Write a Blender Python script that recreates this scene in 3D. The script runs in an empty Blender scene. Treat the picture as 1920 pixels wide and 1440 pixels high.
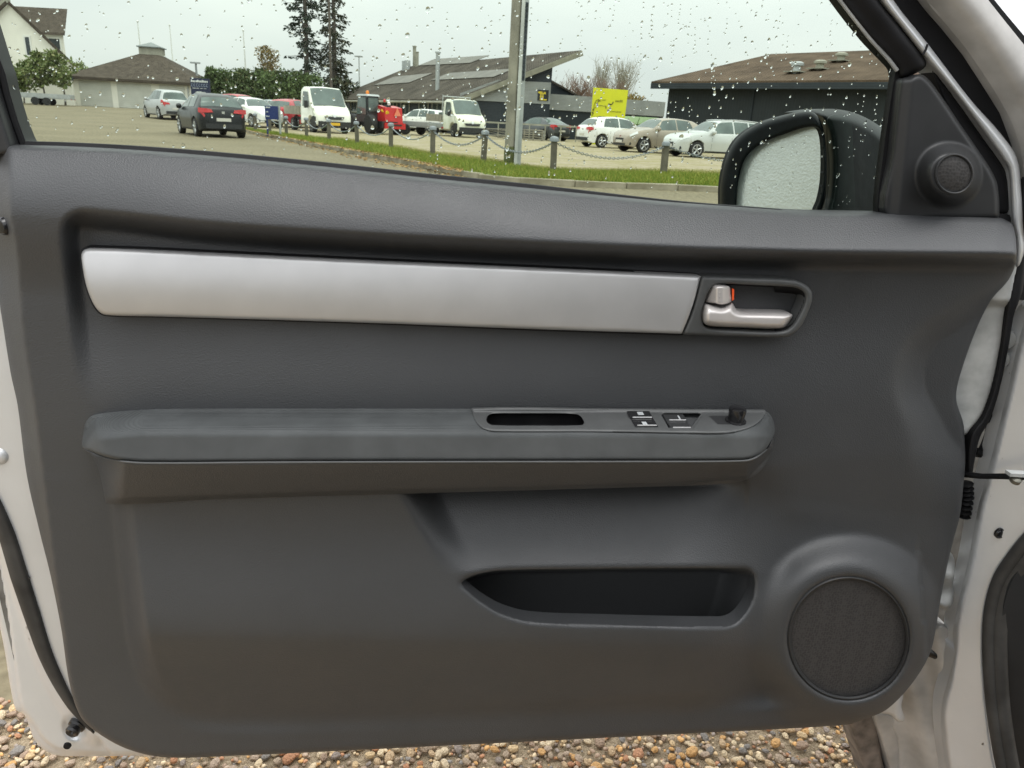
import bpy, bmesh, math, random
import numpy as np
from mathutils import Vector, Matrix
random.seed(7); rng = np.random.default_rng(7)
sc = bpy.context.scene
COL = sc.collection

# ------------------------------------------------------------------ camera
CAM_H = 1.05
F = 1400.0                      # focal length in photo pixels (1920 wide)
PITCH = math.radians(19.3); ROLL = math.radians(3.1)
cam_d = bpy.data.cameras.new('camera'); cam = bpy.data.objects.new('camera', cam_d); COL.objects.link(cam)
fwd = np.array([0, math.cos(PITCH), -math.sin(PITCH)])
up0 = np.array([0, math.sin(PITCH), math.cos(PITCH)]); xr = np.array([1., 0, 0])
RGT = math.cos(ROLL)*xr + math.sin(ROLL)*up0
UPV = -math.sin(ROLL)*xr + math.cos(ROLL)*up0
CAMP = np.array([0, 0, CAM_H])
m = Matrix(((RGT[0], UPV[0], -fwd[0], 0), (RGT[1], UPV[1], -fwd[1], 0), (RGT[2], UPV[2], -fwd[2], CAM_H), (0, 0, 0, 1)))
cam.matrix_world = m
cam_d.sensor_width = 36; cam_d.lens = F*36/1920; cam_d.clip_start = 0.02; cam_d.clip_end = 3000
cam_d.dof.use_dof = True; cam_d.dof.focus_distance = 0.9; cam_d.dof.aperture_fstop = 26
sc.camera = cam
# ------------------------------------------------------------------ sky, sun, exposure
SUN_EL, SUN_AZ = math.radians(77), math.radians(150)   # soft sun behind cloud, from the left
wd = bpy.data.worlds.new('World'); sc.world = wd; wd.use_nodes = True
nt = wd.node_tree; nt.nodes.clear()
out = nt.nodes.new('ShaderNodeOutputWorld'); bg = nt.nodes.new('ShaderNodeBackground')
sky = nt.nodes.new('ShaderNodeTexSky'); sky.sky_type = 'NISHITA'; sky.sun_disc = False
sky.sun_elevation = SUN_EL; sky.sun_rotation = SUN_AZ; sky.dust_density = 3.0
hs = nt.nodes.new('ShaderNodeHueSaturation'); hs.inputs['Saturation'].default_value = 0.25
mix = nt.nodes.new('ShaderNodeMix'); mix.data_type = 'RGBA'; mix.inputs[0].default_value = 0.86
tc = nt.nodes.new('ShaderNodeTexCoord'); noi = nt.nodes.new('ShaderNodeTexNoise'); noi.inputs['Scale'].default_value = 2.2
noi.inputs['Detail'].default_value = 4; noi.inputs['Roughness'].default_value = 0.5
mp = nt.nodes.new('ShaderNodeMapping'); mp.inputs['Scale'].default_value = (1, 1, 3.5)
rmp = nt.nodes.new('ShaderNodeValToRGB'); rmp.color_ramp.elements[0].position = 0.3; rmp.color_ramp.elements[1].position = 0.7
rmp.color_ramp.elements[0].color = (8.6, 8.9, 9.3, 1); rmp.color_ramp.elements[1].color = (10.6, 10.7, 10.7, 1)
L = nt.links.new
L(tc.outputs['Generated'], mp.inputs[0]); L(mp.outputs[0], noi.inputs[0]); L(noi.outputs[0], rmp.inputs[0])
L(sky.outputs[0], hs.inputs['Color']); L(hs.outputs[0], mix.inputs[6]); L(rmp.outputs[0], mix.inputs[7])
geo = nt.nodes.new('ShaderNodeSeparateXYZ'); mr = nt.nodes.new('ShaderNodeMapRange'); L(tc.outputs['Generated'], geo.inputs[0]); L(geo.outputs[2], mr.inputs[0])
mr.inputs[1].default_value = 0; mr.inputs[2].default_value = 1; mr.inputs[3].default_value = 0.98; mr.inputs[4].default_value = 2.6   # overcast sky: brighter overhead than at the horizon
vm = nt.nodes.new('ShaderNodeVectorMath'); vm.operation = 'SCALE'; L(mix.outputs[2], vm.inputs[0]); L(mr.outputs[0], vm.inputs['Scale'])
L(vm.outputs[0], bg.inputs[0]); bg.inputs[1].default_value = 0.10; L(bg.outputs[0], out.inputs[0])
sun_d = bpy.data.lights.new('sun', 'SUN'); sun_d.energy = 1.1; sun_d.angle = math.radians(30); sun_d.color = (1, 0.97, 0.93)
sun = bpy.data.objects.new('sun', sun_d); COL.objects.link(sun)
sv = Vector((math.sin(SUN_AZ)*math.cos(SUN_EL), math.cos(SUN_AZ)*math.cos(SUN_EL), math.sin(SUN_EL)))
sun.rotation_euler = sv.to_track_quat('Z', 'Y').to_euler(); sun.location = (-5, 3, 12)
vs = sc.view_settings; vs.view_transform = 'Standard'; vs.look = 'None'; vs.exposure = 0.15; vs.gamma = 1; vs.use_curve_mapping = False
sc.cycles.max_bounces = 10; sc.cycles.transparent_max_bounces = 16; sc.cycles.caustics_refractive = False; sc.cycles.caustics_reflective = False

# ------------------------------------------------------------------ pixel -> place helpers
PSI = math.radians(8.0)
DQ = np.array([0, 0.80, 0]); DN = np.array([math.sin(PSI), -math.cos(PSI), 0]); DU = np.array([math.cos(PSI), math.sin(PSI), 0])
def rays(px, py):
    px = np.asarray(px, float); py = np.asarray(py, float)
    return fwd + ((px-960)/F)[..., None]*RGT - ((py-720)/F)[..., None]*UPV
def P(px, py, w):
    """photo pixel -> point on the door, w metres in front of the door's datum plane"""
    d = rays(px, py); t = (np.asarray(w, float) - (CAMP-DQ) @ DN)/(d @ DN)
    return CAMP + t[..., None]*d
def G(px, py, z=0.0):
    d = rays(px, py); t = (z-CAM_H)/d[..., 2]
    return CAMP + t[..., None]*d
def at(px, py, Y):
    d = rays(px, py); t = Y/d[..., 1]
    return CAMP + t[..., None]*d
def proj(p):
    v = np.asarray(p, float)-CAMP
    z = v @ fwd
    return 960+F*(v @ RGT)/z, 720-F*(v @ UPV)/z
def ss(a, b, x):
    t = np.clip((x-a)/(b-a), 0, 1); return t*t*(3-2*t)
def crom(pts, k=8, closed=False):
    p = np.asarray(pts, float); n = len(p); outp = []
    rngi = range(n) if closed else range(n-1)
    for i in rngi:
        if closed: a, b, c, d = p[i-1], p[i], p[(i+1) % n], p[(i+2) % n]
        else: a, b, c, d = p[max(i-1, 0)], p[i], p[i+1], p[min(i+2, n-1)]
        # centripetal-ish: limit overshoot
        l = np.linalg.norm(c-b)+1e-9
        m1 = (c-a)*l/(np.linalg.norm(c-b)+np.linalg.norm(b-a)+1e-9); m2 = (d-b)*l/(np.linalg.norm(d-c)+np.linalg.norm(c-b)+1e-9)
        for j in range(k):
            t = j/k
            outp.append((2*t**3-3*t**2+1)*b+(t**3-2*t**2+t)*m1+(-2*t**3+3*t**2)*c+(t**3-t**2)*m2)
    if not closed: outp.append(p[-1])
    return np.array(outp)
def poly_near(px, py, poly, closed=True):
    """inside mask, distance, nearest point for each pixel"""
    q = np.stack([px, py], -1); a = poly; b = np.roll(poly, -1, 0)
    if not closed: a = poly[:-1]; b = poly[1:]
    best = np.full(len(q), 1e18); near = np.zeros_like(q); ins = np.zeros(len(q), bool)
    for i in range(len(a)):
        ab = b[i]-a[i]; l2 = ab @ ab
        if l2 < 1e-12: continue
        t = np.clip(((q-a[i]) @ ab)/l2, 0, 1); c = a[i]+t[:, None]*ab; d = ((q-c)**2).sum(1)
        k = d < best; best[k] = d[k]; near[k] = c[k]
        if closed:
            cond = (a[i][1] > q[:, 1]) != (b[i][1] > q[:, 1])
            with np.errstate(divide='ignore', invalid='ignore'):
                xi = a[i][0]+(q[:, 1]-a[i][1])/(b[i][1]-a[i][1])*ab[0]
            ins ^= cond & (q[:, 0] < xi)
    return ins, np.sqrt(best), near
def side_dist(px, py, line):
    """signed distance to an open polyline: positive on its right-hand side (image, walking along it, y down)"""
    q = np.stack([px, py], -1); best = np.full(len(q), 1e18); s = np.zeros(len(q))
    for a, b in zip(line[:-1], line[1:]):
        ab = b-a; l2 = ab @ ab
        t = np.clip(((q-a) @ ab)/l2, 0, 1); c = a+t[:, None]*ab; d = ((q-c)**2).sum(1)
        cr = ab[0]*(q[:, 1]-a[1])-ab[1]*(q[:, 0]-a[0])
        k = d < best; best[k] = d[k]; s[k] = np.sign(cr[k])
    return s*np.sqrt(best)

# ------------------------------------------------------------------ object helpers
def link(o, parent=None):
    COL.objects.link(o)
    if parent is not None:
        o.parent = parent
        o.matrix_parent_inverse = WM[parent.name].inverted()
    return o
class _WM(dict):
    def __missing__(s, k): return Matrix.Identity(4)
WM = _WM()
def mesh(name, verts, faces, smooth=True, mat=None):
    me = bpy.data.meshes.new(name)
    v = np.asarray(verts, float)
    me.from_pydata(v.tolist(), [], [tuple(int(i) for i in f) for f in faces]); me.update()
    if smooth: me.polygons.foreach_set('use_smooth', [True]*len(me.polygons))
    if mat: me.materials.append(mat)
    return me
def fixnormals(me):
    bm = bmesh.new(); bm.from_mesh(me); bmesh.ops.recalc_face_normals(bm, faces=bm.faces); bm.to_mesh(me); bm.free()
def ob(name, verts, faces, mat, parent=None, smooth=True, fix=True, world=True):
    """one mesh object; world=True: vertices are world positions, else they are in the parent's frame"""
    me = mesh(name, verts, faces, smooth, mat)
    if fix: fixnormals(me)
    o = bpy.data.objects.new(name, me); COL.objects.link(o)
    if parent is not None:
        o.parent = parent
        if world: o.matrix_parent_inverse = WM[parent.name].inverted()
    if smooth and fix: sharpen(me)
    return o
def sharpen(me, ang=0.7):
    bm = bmesh.new(); bm.from_mesh(me)
    for e in bm.edges:
        if len(e.link_faces) == 2 and e.calc_face_angle(0) > ang: e.smooth = False
    bm.to_mesh(me); bm.free()
def thing(name, loc, label, cat, group=None, rotz=0.0):
    o = bpy.data.objects.new(name, None); COL.objects.link(o); o.empty_display_size = 0.1
    o.location = loc; o.rotation_euler = (0, 0, rotz)
    tag(o, label, cat, group)
    WM[o.name] = Matrix.Translation(Vector(loc)) @ Matrix.Rotation(rotz, 4, 'Z')
    return o
def tag(o, label=None, cat=None, group=None, kind=None):
    if label: o['label'] = label
    if cat: o['category'] = cat
    if group: o['group'] = group
    if kind: o['kind'] = kind
    return o
class MB:
    def __init__(s): s.v = []; s.f = []
    def add(s, v, f):
        n = len(s.v); s.v += [tuple(map(float, q)) for q in v]; s.f += [tuple(int(i)+n for i in g) for g in f]; return s
    def box(s, c, d, R=None):
        c = np.asarray(c, float); h = np.asarray(d, float)/2
        v = np.array([[x, y, z] for x in (-1, 1) for y in (-1, 1) for z in (-1, 1)])*h
        if R is not None: v = v @ np.asarray(R).T
        return s.add(v+c, [(0, 1, 3, 2), (4, 6, 7, 5), (0, 4, 5, 1), (2, 3, 7, 6), (0, 2, 6, 4), (1, 5, 7, 3)])
    def hexa(s, b, t):
        """b, t: 4 bottom and 4 top points"""
        return s.add(list(b)+list(t), [(3, 2, 1, 0), (4, 5, 6, 7), (0, 1, 5, 4), (1, 2, 6, 5), (2, 3, 7, 6), (3, 0, 4, 7)])
    def prism(s, poly, off):
        n = len(poly); poly = np.asarray(poly, float); off = np.asarray(off, float)
        return s.add(list(poly)+list(poly+off), [tuple(range(n))[::-1], tuple(range(n, 2*n))]+[(i, (i+1) % n, n+(i+1) % n, n+i) for i in range(n)])
    def tube(s, path, r, n=8, caps=True):
        path = np.asarray(path, float); k = len(path); r = np.broadcast_to(np.asarray(r, float), (k,))
        tg = np.gradient(path, axis=0); tg /= np.linalg.norm(tg, axis=1)[:, None]+1e-12
        ref = np.array([0, 0, 1.]) if abs(tg[0][2]) < 0.9 else np.array([1., 0, 0])
        vs_ = []
        u = np.cross(tg[0], ref); u /= np.linalg.norm(u)
        for i in range(k):
            u = u-(u @ tg[i])*tg[i]; u /= np.linalg.norm(u)+1e-12; w = np.cross(tg[i], u)
            for j in range(n):
                a = 2*math.pi*j/n; vs_.append(path[i]+r[i]*(math.cos(a)*u+math.sin(a)*w))
        fs = [(i*n+j, i*n+(j+1) % n, (i+1)*n+(j+1) % n, (i+1)*n+j) for i in range(k-1) for j in range(n)]
        if caps: fs += [tuple(range(n))[::-1], tuple(range((k-1)*n, k*n))]
        return s.add(vs_, fs)
    def lathe(s, prof, c, axis=(0, 0, 1), n=24, ref=None):
        """prof: (radius, height) list; rings about axis at c"""
        ax = np.asarray(axis, float); ax /= np.linalg.norm(ax)
        r0 = np.asarray(ref, float) if ref is not None else (np.array([1., 0, 0]) if abs(ax[0]) < 0.9 else np.array([0, 1., 0]))
        u = r0-(r0 @ ax)*ax; u /= np.linalg.norm(u); w = np.cross(ax, u); c = np.asarray(c, float); vs_ = []
        for (r, h) in prof:
            for j in range(n):
                a = 2*math.pi*j/n; vs_.append(c+h*ax+r*(math.cos(a)*u+math.sin(a)*w))
        k = len(prof)
        fs = [(i*n+j, i*n+(j+1) % n, (i+1)*n+(j+1) % n, (i+1)*n+j) for i in range(k-1) for j in range(n)]
        fs += [tuple(range(n))[::-1], tuple(range((k-1)*n, k*n))]
        return s.add(vs_, fs)
    def build(s, name, mat, parent=None, smooth=False, world=True, fix=True):
        return ob(name, s.v, s.f, mat, parent, smooth, fix, world)

# ------------------------------------------------------------------ materials
def mat(name, col, rough=0.5, metal=0.0, spec=0.5, var=0.0, vscale=3.0, bump=0.0, bscale=200.0, btype='noise', coat=0.0, col2=None, vdetail=4, emit=None, bdist=None, aniso=None):
    m = bpy.data.materials.new(name); m.use_nodes = True; t = m.node_tree; b = t.nodes['Principled BSDF']
    b.inputs['Base Color'].default_value = (*col, 1); b.inputs['Roughness'].default_value = rough; b.inputs['Metallic'].default_value = metal
    b.inputs['Specular IOR Level'].default_value = spec; b.inputs['Coat Weight'].default_value = coat; b.inputs['Coat Roughness'].default_value = 0.05
    c = t.nodes.new('ShaderNodeTexCoord')
    if var > 0 or col2 is not None:
        n = t.nodes.new('ShaderNodeTexNoise'); n.inputs['Scale'].default_value = vscale; n.inputs['Detail'].default_value = vdetail
        t.links.new(c.outputs['Object'], n.inputs[0])
        r = t.nodes.new('ShaderNodeValToRGB'); r.color_ramp.elements[0].position = 0.32; r.color_ramp.elements[1].position = 0.68
        c2 = col2 if col2 is not None else tuple(min(1, x*(1+var)) for x in col)
        c1 = col if col2 is not None else tuple(x*(1-var) for x in col)
        r.color_ramp.elements[0].color = (*c1, 1); r.color_ramp.elements[1].color = (*c2, 1)
        t.links.new(n.outputs[0], r.inputs[0]); t.links.new(r.outputs[0], b.inputs['Base Color'])
    if bump > 0:
        if btype == 'noise':
            n = t.nodes.new('ShaderNodeTexNoise'); n.inputs['Detail'].default_value = 3
        elif btype == 'voronoi':
            n = t.nodes.new('ShaderNodeTexVoronoi')
        else:
            n = t.nodes.new('ShaderNodeTexWave'); n.inputs['Distortion'].default_value = 0.5
            if btype == 'wavez': n.bands_direction = 'Z'
        n.inputs['Scale'].default_value = bscale
        t.links.new(c.outputs['Object'], n.inputs['Vector'])
        bp = t.nodes.new('ShaderNodeBump'); bp.inputs['Strength'].default_value = bump; bp.inputs['Distance'].default_value = bdist or 0.3/bscale
        t.links.new(n.outputs[0], bp.inputs['Height']); t.links.new(bp.outputs[0], b.inputs['Normal'])
    if emit: b.inputs['Emission Color'].default_value = (*emit[0], 1); b.inputs['Emission Strength'].default_value = emit[1]
    return m
M = {}
M['plastic'] = mat('black_grained_plastic', (0.039, 0.041, 0.0435), 0.48, spec=0.65, bump=0.36, bscale=640, btype='voronoi', bdist=0.0008, var=0.06, vscale=9)
M['plastic_smooth'] = mat('black_smooth_plastic', (0.026, 0.027, 0.028), 0.42, spec=0.4, var=0.1, vscale=30, bump=0.1, bscale=900)
M['switch'] = mat('charcoal_switch_plastic', (0.072, 0.075, 0.075), 0.42, spec=0.4, var=0.08, vscale=40, bump=0.12, bscale=1100)
M['cavity'] = mat('black_pocket_plastic', (0.055, 0.057, 0.059), 0.65, spec=0.3, bump=0.3, bscale=620, btype='voronoi', bdist=0.0004)
M['fabric'] = mat('worn_grey_fabric', (0.066, 0.071, 0.072), 0.7, spec=0.35, var=0.14, vscale=30, bump=0.7, bscale=520, btype='wavez', bdist=0.0004)
M['silver'] = mat('satin_silver_trim', (0.47, 0.47, 0.468), 0.38, metal=0.5, spec=0.5, var=0.04, vscale=25, bump=0.04, bscale=1500)
M['chrome_satin'] = mat('satin_handle_metal', (0.62, 0.59, 0.57), 0.36, metal=0.45, spec=0.5, var=0.03, vscale=30, bump=0.03, bscale=900)
M['grille'] = None
M['paint'] = mat('silver_car_paint', (0.62, 0.635, 0.645), 0.34, metal=0.35, spec=0.5, var=0.07, vscale=7, coat=0.35, bump=0.05, bscale=60)
M['paint_dirty'] = mat('dirty_silver_paint', (0.44, 0.43, 0.41), 0.5, metal=0.15, spec=0.4, var=0.25, vscale=16, coat=0.1, bump=0.1, bscale=50)
M['galv'] = mat('chalky_grey_metal', (0.42, 0.43, 0.42), 0.55, metal=0.2, var=0.2, vscale=40, vdetail=8)
M['rubber'] = mat('black_rubber', (0.010, 0.010, 0.011), 0.6, spec=0.22, var=0.3, vscale=20, bump=0.15, bscale=300)
M['rubber_dusty'] = mat('dusty_rubber', (0.035, 0.034, 0.032), 0.62, spec=0.35, var=0.4, vscale=25, bump=0.2, bscale=300)
M['black_gloss'] = mat('wet_black_paint', (0.004, 0.006, 0.0075), 0.4, spec=0.13, var=0.4, vscale=30, coat=0.0, bump=0.1, bscale=40)
M['dark_cabin'] = mat('dark_cabin_trim', (0.018, 0.019, 0.02), 0.6, spec=0.3, var=0.2, vscale=10, bump=0.3, bscale=600)
M['orange'] = mat('orange_lock_mark', (0.85, 0.10, 0.02), 0.5)
M['bolt'] = mat('old_bolt_metal', (0.16, 0.155, 0.13), 0.4, metal=0.7, var=0.3, vscale=200)
M['grime_shade'] = mat('grimy_shaded_metal', (0.10, 0.095, 0.085), 0.6, metal=0.1, var=0.5, vscale=28, vdetail=8, bump=0.3, bscale=60, col2=(0.24, 0.235, 0.22))  # dark colour carries the hinge gap's shade as well as grime
M['recess_shade'] = mat('shade_black_recess', (0.012, 0.012, 0.013), 0.9, spec=0.1, var=0.2, vscale=40)  # near-black stands in for shade inside the grip slot and handle cup
M['icon'] = mat('white_switch_print', (0.42, 0.44, 0.45), 0.5)
M['knob'] = mat('glossy_black_knob', (0.012, 0.012, 0.013), 0.18, spec=0.5, bump=0.02, bscale=100)
def dusty(m, scale=55., amt=0.5):
    t = m.node_tree; b = t.nodes['Principled BSDF']; c = t.nodes['Texture Coordinate']; v = t.nodes.new('ShaderNodeTexVoronoi'); v.inputs['Scale'].default_value = scale; t.links.new(c.outputs['Object'], v.inputs['Vector'])
    r = t.nodes.new('ShaderNodeMapRange'); r.inputs[1].default_value = 0.035; r.inputs[2].default_value = 0.02; r.inputs[3].default_value = 0; r.inputs[4].default_value = amt; t.links.new(v.outputs['Distance'], r.inputs[0])
    n = t.nodes.new('ShaderNodeTexNoise'); n.inputs['Scale'].default_value = 5; n.inputs['Detail'].default_value = 8; t.links.new(c.outputs['Object'], n.inputs[0])
    r2 = t.nodes.new('ShaderNodeMapRange'); r2.inputs[1].default_value = 0.52; r2.inputs[2].default_value = 0.75; r2.inputs[3].default_value = 0; r2.inputs[4].default_value = 1; t.links.new(n.outputs[0], r2.inputs[0])
    mu = t.nodes.new('ShaderNodeMath'); mu.operation = 'MULTIPLY'; t.links.new(r.outputs[0], mu.inputs[0]); t.links.new(r2.outputs[0], mu.inputs[1])
    src = b.inputs['Base Color'].links[0].from_socket; mx = t.nodes.new('ShaderNodeMix'); mx.data_type = 'RGBA'; t.links.new(mu.outputs[0], mx.inputs[0]); t.links.new(src, mx.inputs[6]); mx.inputs[7].default_value = (0.30, 0.28, 0.25, 1); t.links.new(mx.outputs[2], b.inputs['Base Color'])
    n2 = t.nodes.new('ShaderNodeTexNoise'); n2.inputs['Scale'].default_value = 11; n2.inputs['Detail'].default_value = 9; n2.inputs['Roughness'].default_value = 0.7; t.links.new(c.outputs['Object'], n2.inputs[0])
    r3 = t.nodes.new('ShaderNodeMapRange'); r3.inputs[1].default_value = 0.3; r3.inputs[2].default_value = 0.7; r3.inputs[3].default_value = 0.43; r3.inputs[4].default_value = 0.54; t.links.new(n2.outputs[0], r3.inputs[0]); t.links.new(r3.outputs[0], b.inputs['Roughness'])
dusty(M['plastic']); dusty(M['fabric'], 80., 0.6)
# speaker grille: fine punched holes
def grille_mat(name, scale):
    m = mat(name, (0.032, 0.032, 0.033), 0.6, spec=0.3); t = m.node_tree; b = t.nodes['Principled BSDF']
    c = t.nodes['Texture Coordinate']; v = t.nodes.new('ShaderNodeTexVoronoi'); v.inputs['Scale'].default_value = scale; v.inputs['Randomness'].default_value = 0.6; v.feature = 'F1'
    t.links.new(c.outputs['Object'], v.inputs['Vector'])
    r = t.nodes.new('ShaderNodeValToRGB'); r.color_ramp.elements[0].position = 0.25; r.color_ramp.elements[1].position = 0.6
    r.color_ramp.elements[0].color = (0.030, 0.029, 0.029, 1); r.color_ramp.elements[1].color = (0.046, 0.044, 0.043, 1)
    t.links.new(v.outputs['Distance'], r.inputs[0]); t.links.new(r.outputs[0], b.inputs['Base Color'])
    bp = t.nodes.new('ShaderNodeBump'); bp.inputs['Strength'].default_value = 0.4; bp.inputs['Distance'].default_value = 0.001
    t.links.new(v.outputs['Distance'], bp.inputs['Height']); t.links.new(bp.outputs[0], b.inputs['Normal'])
    return m
M['grille'] = grille_mat('punched_speaker_mesh', 290)
def glass_mat():
    m = bpy.data.materials.new('tinted_window_glass'); m.use_nodes = True; t = m.node_tree; t.nodes.clear()
    o = t.nodes.new('ShaderNodeOutputMaterial'); tr = t.nodes.new('ShaderNodeBsdfTransparent'); gl = t.nodes.new('ShaderNodeBsdfGlossy')
    tr.inputs[0].default_value = (0.858, 0.902, 0.858, 1); gl.inputs['Roughness'].default_value = 0.02
    fr = t.nodes.new('ShaderNodeFresnel'); fr.inputs[0].default_value = 1.16; mx = t.nodes.new('ShaderNodeMixShader')
    t.links.new(fr.outputs[0], mx.inputs[0]); t.links.new(tr.outputs[0], mx.inputs[1]); t.links.new(gl.outputs[0], mx.inputs[2]); t.links.new(mx.outputs[0], o.inputs[0])
    return m
M['glass'] = glass_mat()
def water_mat():
    m = bpy.data.materials.new('rain_water'); m.use_nodes = True; t = m.node_tree; t.nodes.clear()
    o = t.nodes.new('ShaderNodeOutputMaterial'); g = t.nodes.new('ShaderNodeBsdfGlass'); g.inputs['IOR'].default_value = 1.33; g.inputs['Roughness'].default_value = 0.0
    t.links.new(g.outputs[0], o.inputs[0]); return m
M['water'] = water_mat()

# ------------------------------------------------------------------ patch: a pressed/moulded piece of the door
def patch(name, outline, W, mt, parent, step=5.0, holes=(), skirt=0.012, bev=None, hbev=None, fn=P):
    outline = np.asarray(outline, float)
    x0, y0 = outline.min(0)-step; x1, y1 = outline.max(0)+step
    nx = int((x1-x0)/step)+2; ny = int((y1-y0)/step)+2
    gx, gy = np.meshgrid(x0+np.arange(nx)*step, y0+np.arange(ny)*step); px = gx.ravel().copy(); py = gy.ravel().copy()
    ins, d, near = poly_near(px, py, outline)
    valid = ins.copy(); dd = np.where(ins, d, 0.0)
    px[~ins] = near[~ins, 0]; py[~ins] = near[~ins, 1]
    hd = np.full(len(px), 1e9)
    for h in holes:
        hi, hdist, hn = poly_near(px, py, np.asarray(h, float))
        valid &= ~hi; px[hi] = hn[hi, 0]; py[hi] = hn[hi, 1]; hd = np.minimum(hd, np.where(hi, 0, hdist))
    w = W(px, py)
    if bev: r, dep = bev; k = np.clip(1-dd/r, 0, 1); w = w-dep*(1-np.sqrt(1-k*k*0.999))
    if hbev: r, dep = hbev; k = np.clip(1-hd/r, 0, 1); w = w-dep*(1-np.sqrt(1-k*k*0.999))
    idx = np.arange(nx*ny).reshape(ny, nx)
    q = np.stack([idx[:-1, :-1], idx[1:, :-1], idx[1:, 1:], idx[:-1, 1:]], -1).reshape(-1, 4)
    q = q[valid[q].any(1)]
    used = np.unique(q); mp_ = np.full(nx*ny, -1); mp_[used] = np.arange(len(used)); q = mp_[q]
    px, py, w = px[used], py[used], w[used]
    v = fn(px, py, w)
    # skirt
    ed = np.concatenate([q[:, [0, 1]], q[:, [1, 2]], q[:, [2, 3]], q[:, [3, 0]]]); es = np.sort(ed, 1)
    key = es[:, 0].astype(np.int64)*10000000+es[:, 1]; uq, inv, cnt = np.unique(key, return_inverse=True, return_counts=True)
    be = ed[cnt[inv] == 1]
    faces = [tuple(f) for f in q]
    if skirt and len(be):
        bv = np.unique(be); n0 = len(v); mm = {int(b): i for i, b in enumerate(bv)}
        top = fn(px[bv], py[bv], w[bv]); n = DN if fn is P else np.array([0, -1., 0])
        bot = top-skirt*n
        v = np.concatenate([v, top, bot]); nb = len(bv)
        faces += [(n0+mm[int(b)], n0+mm[int(a)], n0+nb+mm[int(a)], n0+nb+mm[int(b)]) for a, b in be]
    # drop repeated corners
    ff = []
    for f in faces:
        g = []
        for i in f:
            if i not in g: g.append(i)
        if len(g) >= 3: ff.append(g)
    o = ob(name, v, ff, mt, parent, True, fix=False)
    bm = bmesh.new(); bm.from_mesh(o.data); bmesh.ops.dissolve_degenerate(bm, dist=1e-6, edges=bm.edges); bm.to_mesh(o.data); bm.free()
    o.data.polygons.foreach_set('use_smooth', [True]*len(o.data.polygons))
    return o
def const(w): return lambda x, y: np.full(len(x), float(w))
def disc(cx, cy, rx, ry=None, n=48):
    a = np.arange(n)*2*math.pi/n; return np.stack([cx+rx*np.cos(a), cy+(ry or rx)*np.sin(a)], -1)
def strip(path, widths):
    """outline around a polyline of given half-widths (photo pixels)"""
    p = crom(path, 8); t = np.gradient(p, axis=0); t /= np.linalg.norm(t, axis=1)[:, None]; n = np.stack([-t[:, 1], t[:, 0]], -1)
    wv = np.interp(np.linspace(0, 1, len(p)), np.linspace(0, 1, len(np.atleast_1d(widths))), np.atleast_1d(widths))[:, None]
    return np.concatenate([p+n*wv, (p-n*wv)[::-1]])
def door_tube(name, path, w, r, mt, parent, k=8, n=8):
    p = crom(path, k); return MB().tube(P(p[:, 0], p[:, 1], np.full(len(p), w) if np.isscalar(w) else np.interp(np.linspace(0, 1, len(p)), np.linspace(0, 1, len(w)), w)), r, n).build(name, mt, parent, True)
# ================================================================== THE OPEN CAR DOOR
A = np.array
hinge = P(A([1845.]), A([1000.]), A([-0.05]))[0]
carb = thing('silver_car', (float(hinge[0]), float(hinge[1]), 0.0), 'silver car with its black-trimmed front door standing wide open towards us', 'car')
SILL = A([(-60, 268), (0, 270), (46, 272), (120, 274), (240, 280), (400, 292), (600, 311), (800, 333), (1000, 353), (1250, 378), (1400, 389), (1500, 396), (1650, 399), (1720, 402), (1870, 407), (1895, 417)], float)
RIGHT = A([(1903, 436), (1906, 470), (1904, 496), (1890, 526), (1860, 560), (1841, 594), (1822, 639), (1804, 691), (1794, 729), (1794, 755), (1806, 792), (1809, 830), (1810, 860), (1808, 894), (1800, 965), (1787, 1015), (1777, 1057), (1764, 1123), (1752, 1194), (1743, 1227), (1722, 1265), (1693, 1302), (1660, 1332), (1622, 1348), (1585, 1359)], float)
BOT = A([(1300, 1375), (900, 1395), (420, 1418), (310, 1420), (240, 1405), (180, 1372), (150, 1342)], float)
LEFT = A([(130, 1280), (115, 1180), (95, 1080), (75, 1000), (50, 890), (33, 760), (20, 700), (0, 575), (-25, 440), (-45, 340)], float)
PAN = crom(np.concatenate([SILL, RIGHT, BOT, LEFT]), 5, True)
EDGE = crom(A([(16, 200), (19, 280), (22, 400), (33, 470), (45, 620), (66, 760), (85, 920), (103, 1065), (118, 1180), (133, 1290), (152, 1345), (190, 1390)], float), 5)
RECESS = crom(A([(132, 440), (138, 420), (160, 412), (400, 438), (700, 458), (1000, 473), (1300, 484), (1450, 487.5), (1560, 490), (1700, 491.5), (1800, 492.5), (1900, 493.5), (1980, 494.5), (1989, 495), (1990, 500), (1990, 960), (1400, 945), (800, 940), (205, 950), (185, 870), (166, 760), (150, 620), (137, 500)], float), 5, True)
LOW = crom(A([(190, 850), (205, 930), (220, 1050), (232, 1150), (244, 1225), (268, 1295), (312, 1345), (380, 1372), (600, 1372), (1100, 1350), (1450, 1330), (1900, 1300), (1900, 850), (1400, 850), (700, 850)], float), 5, True)
CRE = crom(A([(1990, 455), (1900, 505), (1840, 545), (1780, 580), (1728, 612), (1695, 650), (1680, 700), (1682, 745), (1700, 800), (1712, 900), (1720, 1000)], float), 5)
SPK = (1591., 1197.)
POCKET = crom(A([(864.5, 1094), (888, 1079), (932, 1070), (1031, 1067), (1393, 1065.6), (1409, 1072), (1415, 1088), (1411, 1121), (1398, 1148), (1379, 1168), (1357, 1174), (1142, 1170.5), (998, 1165), (943, 1151), (904, 1129), (877, 1107)], float), 6, True)
def sd(x, y, poly):
    i, d, _ = poly_near(x, y, poly); return np.where(i, -d, d)
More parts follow.
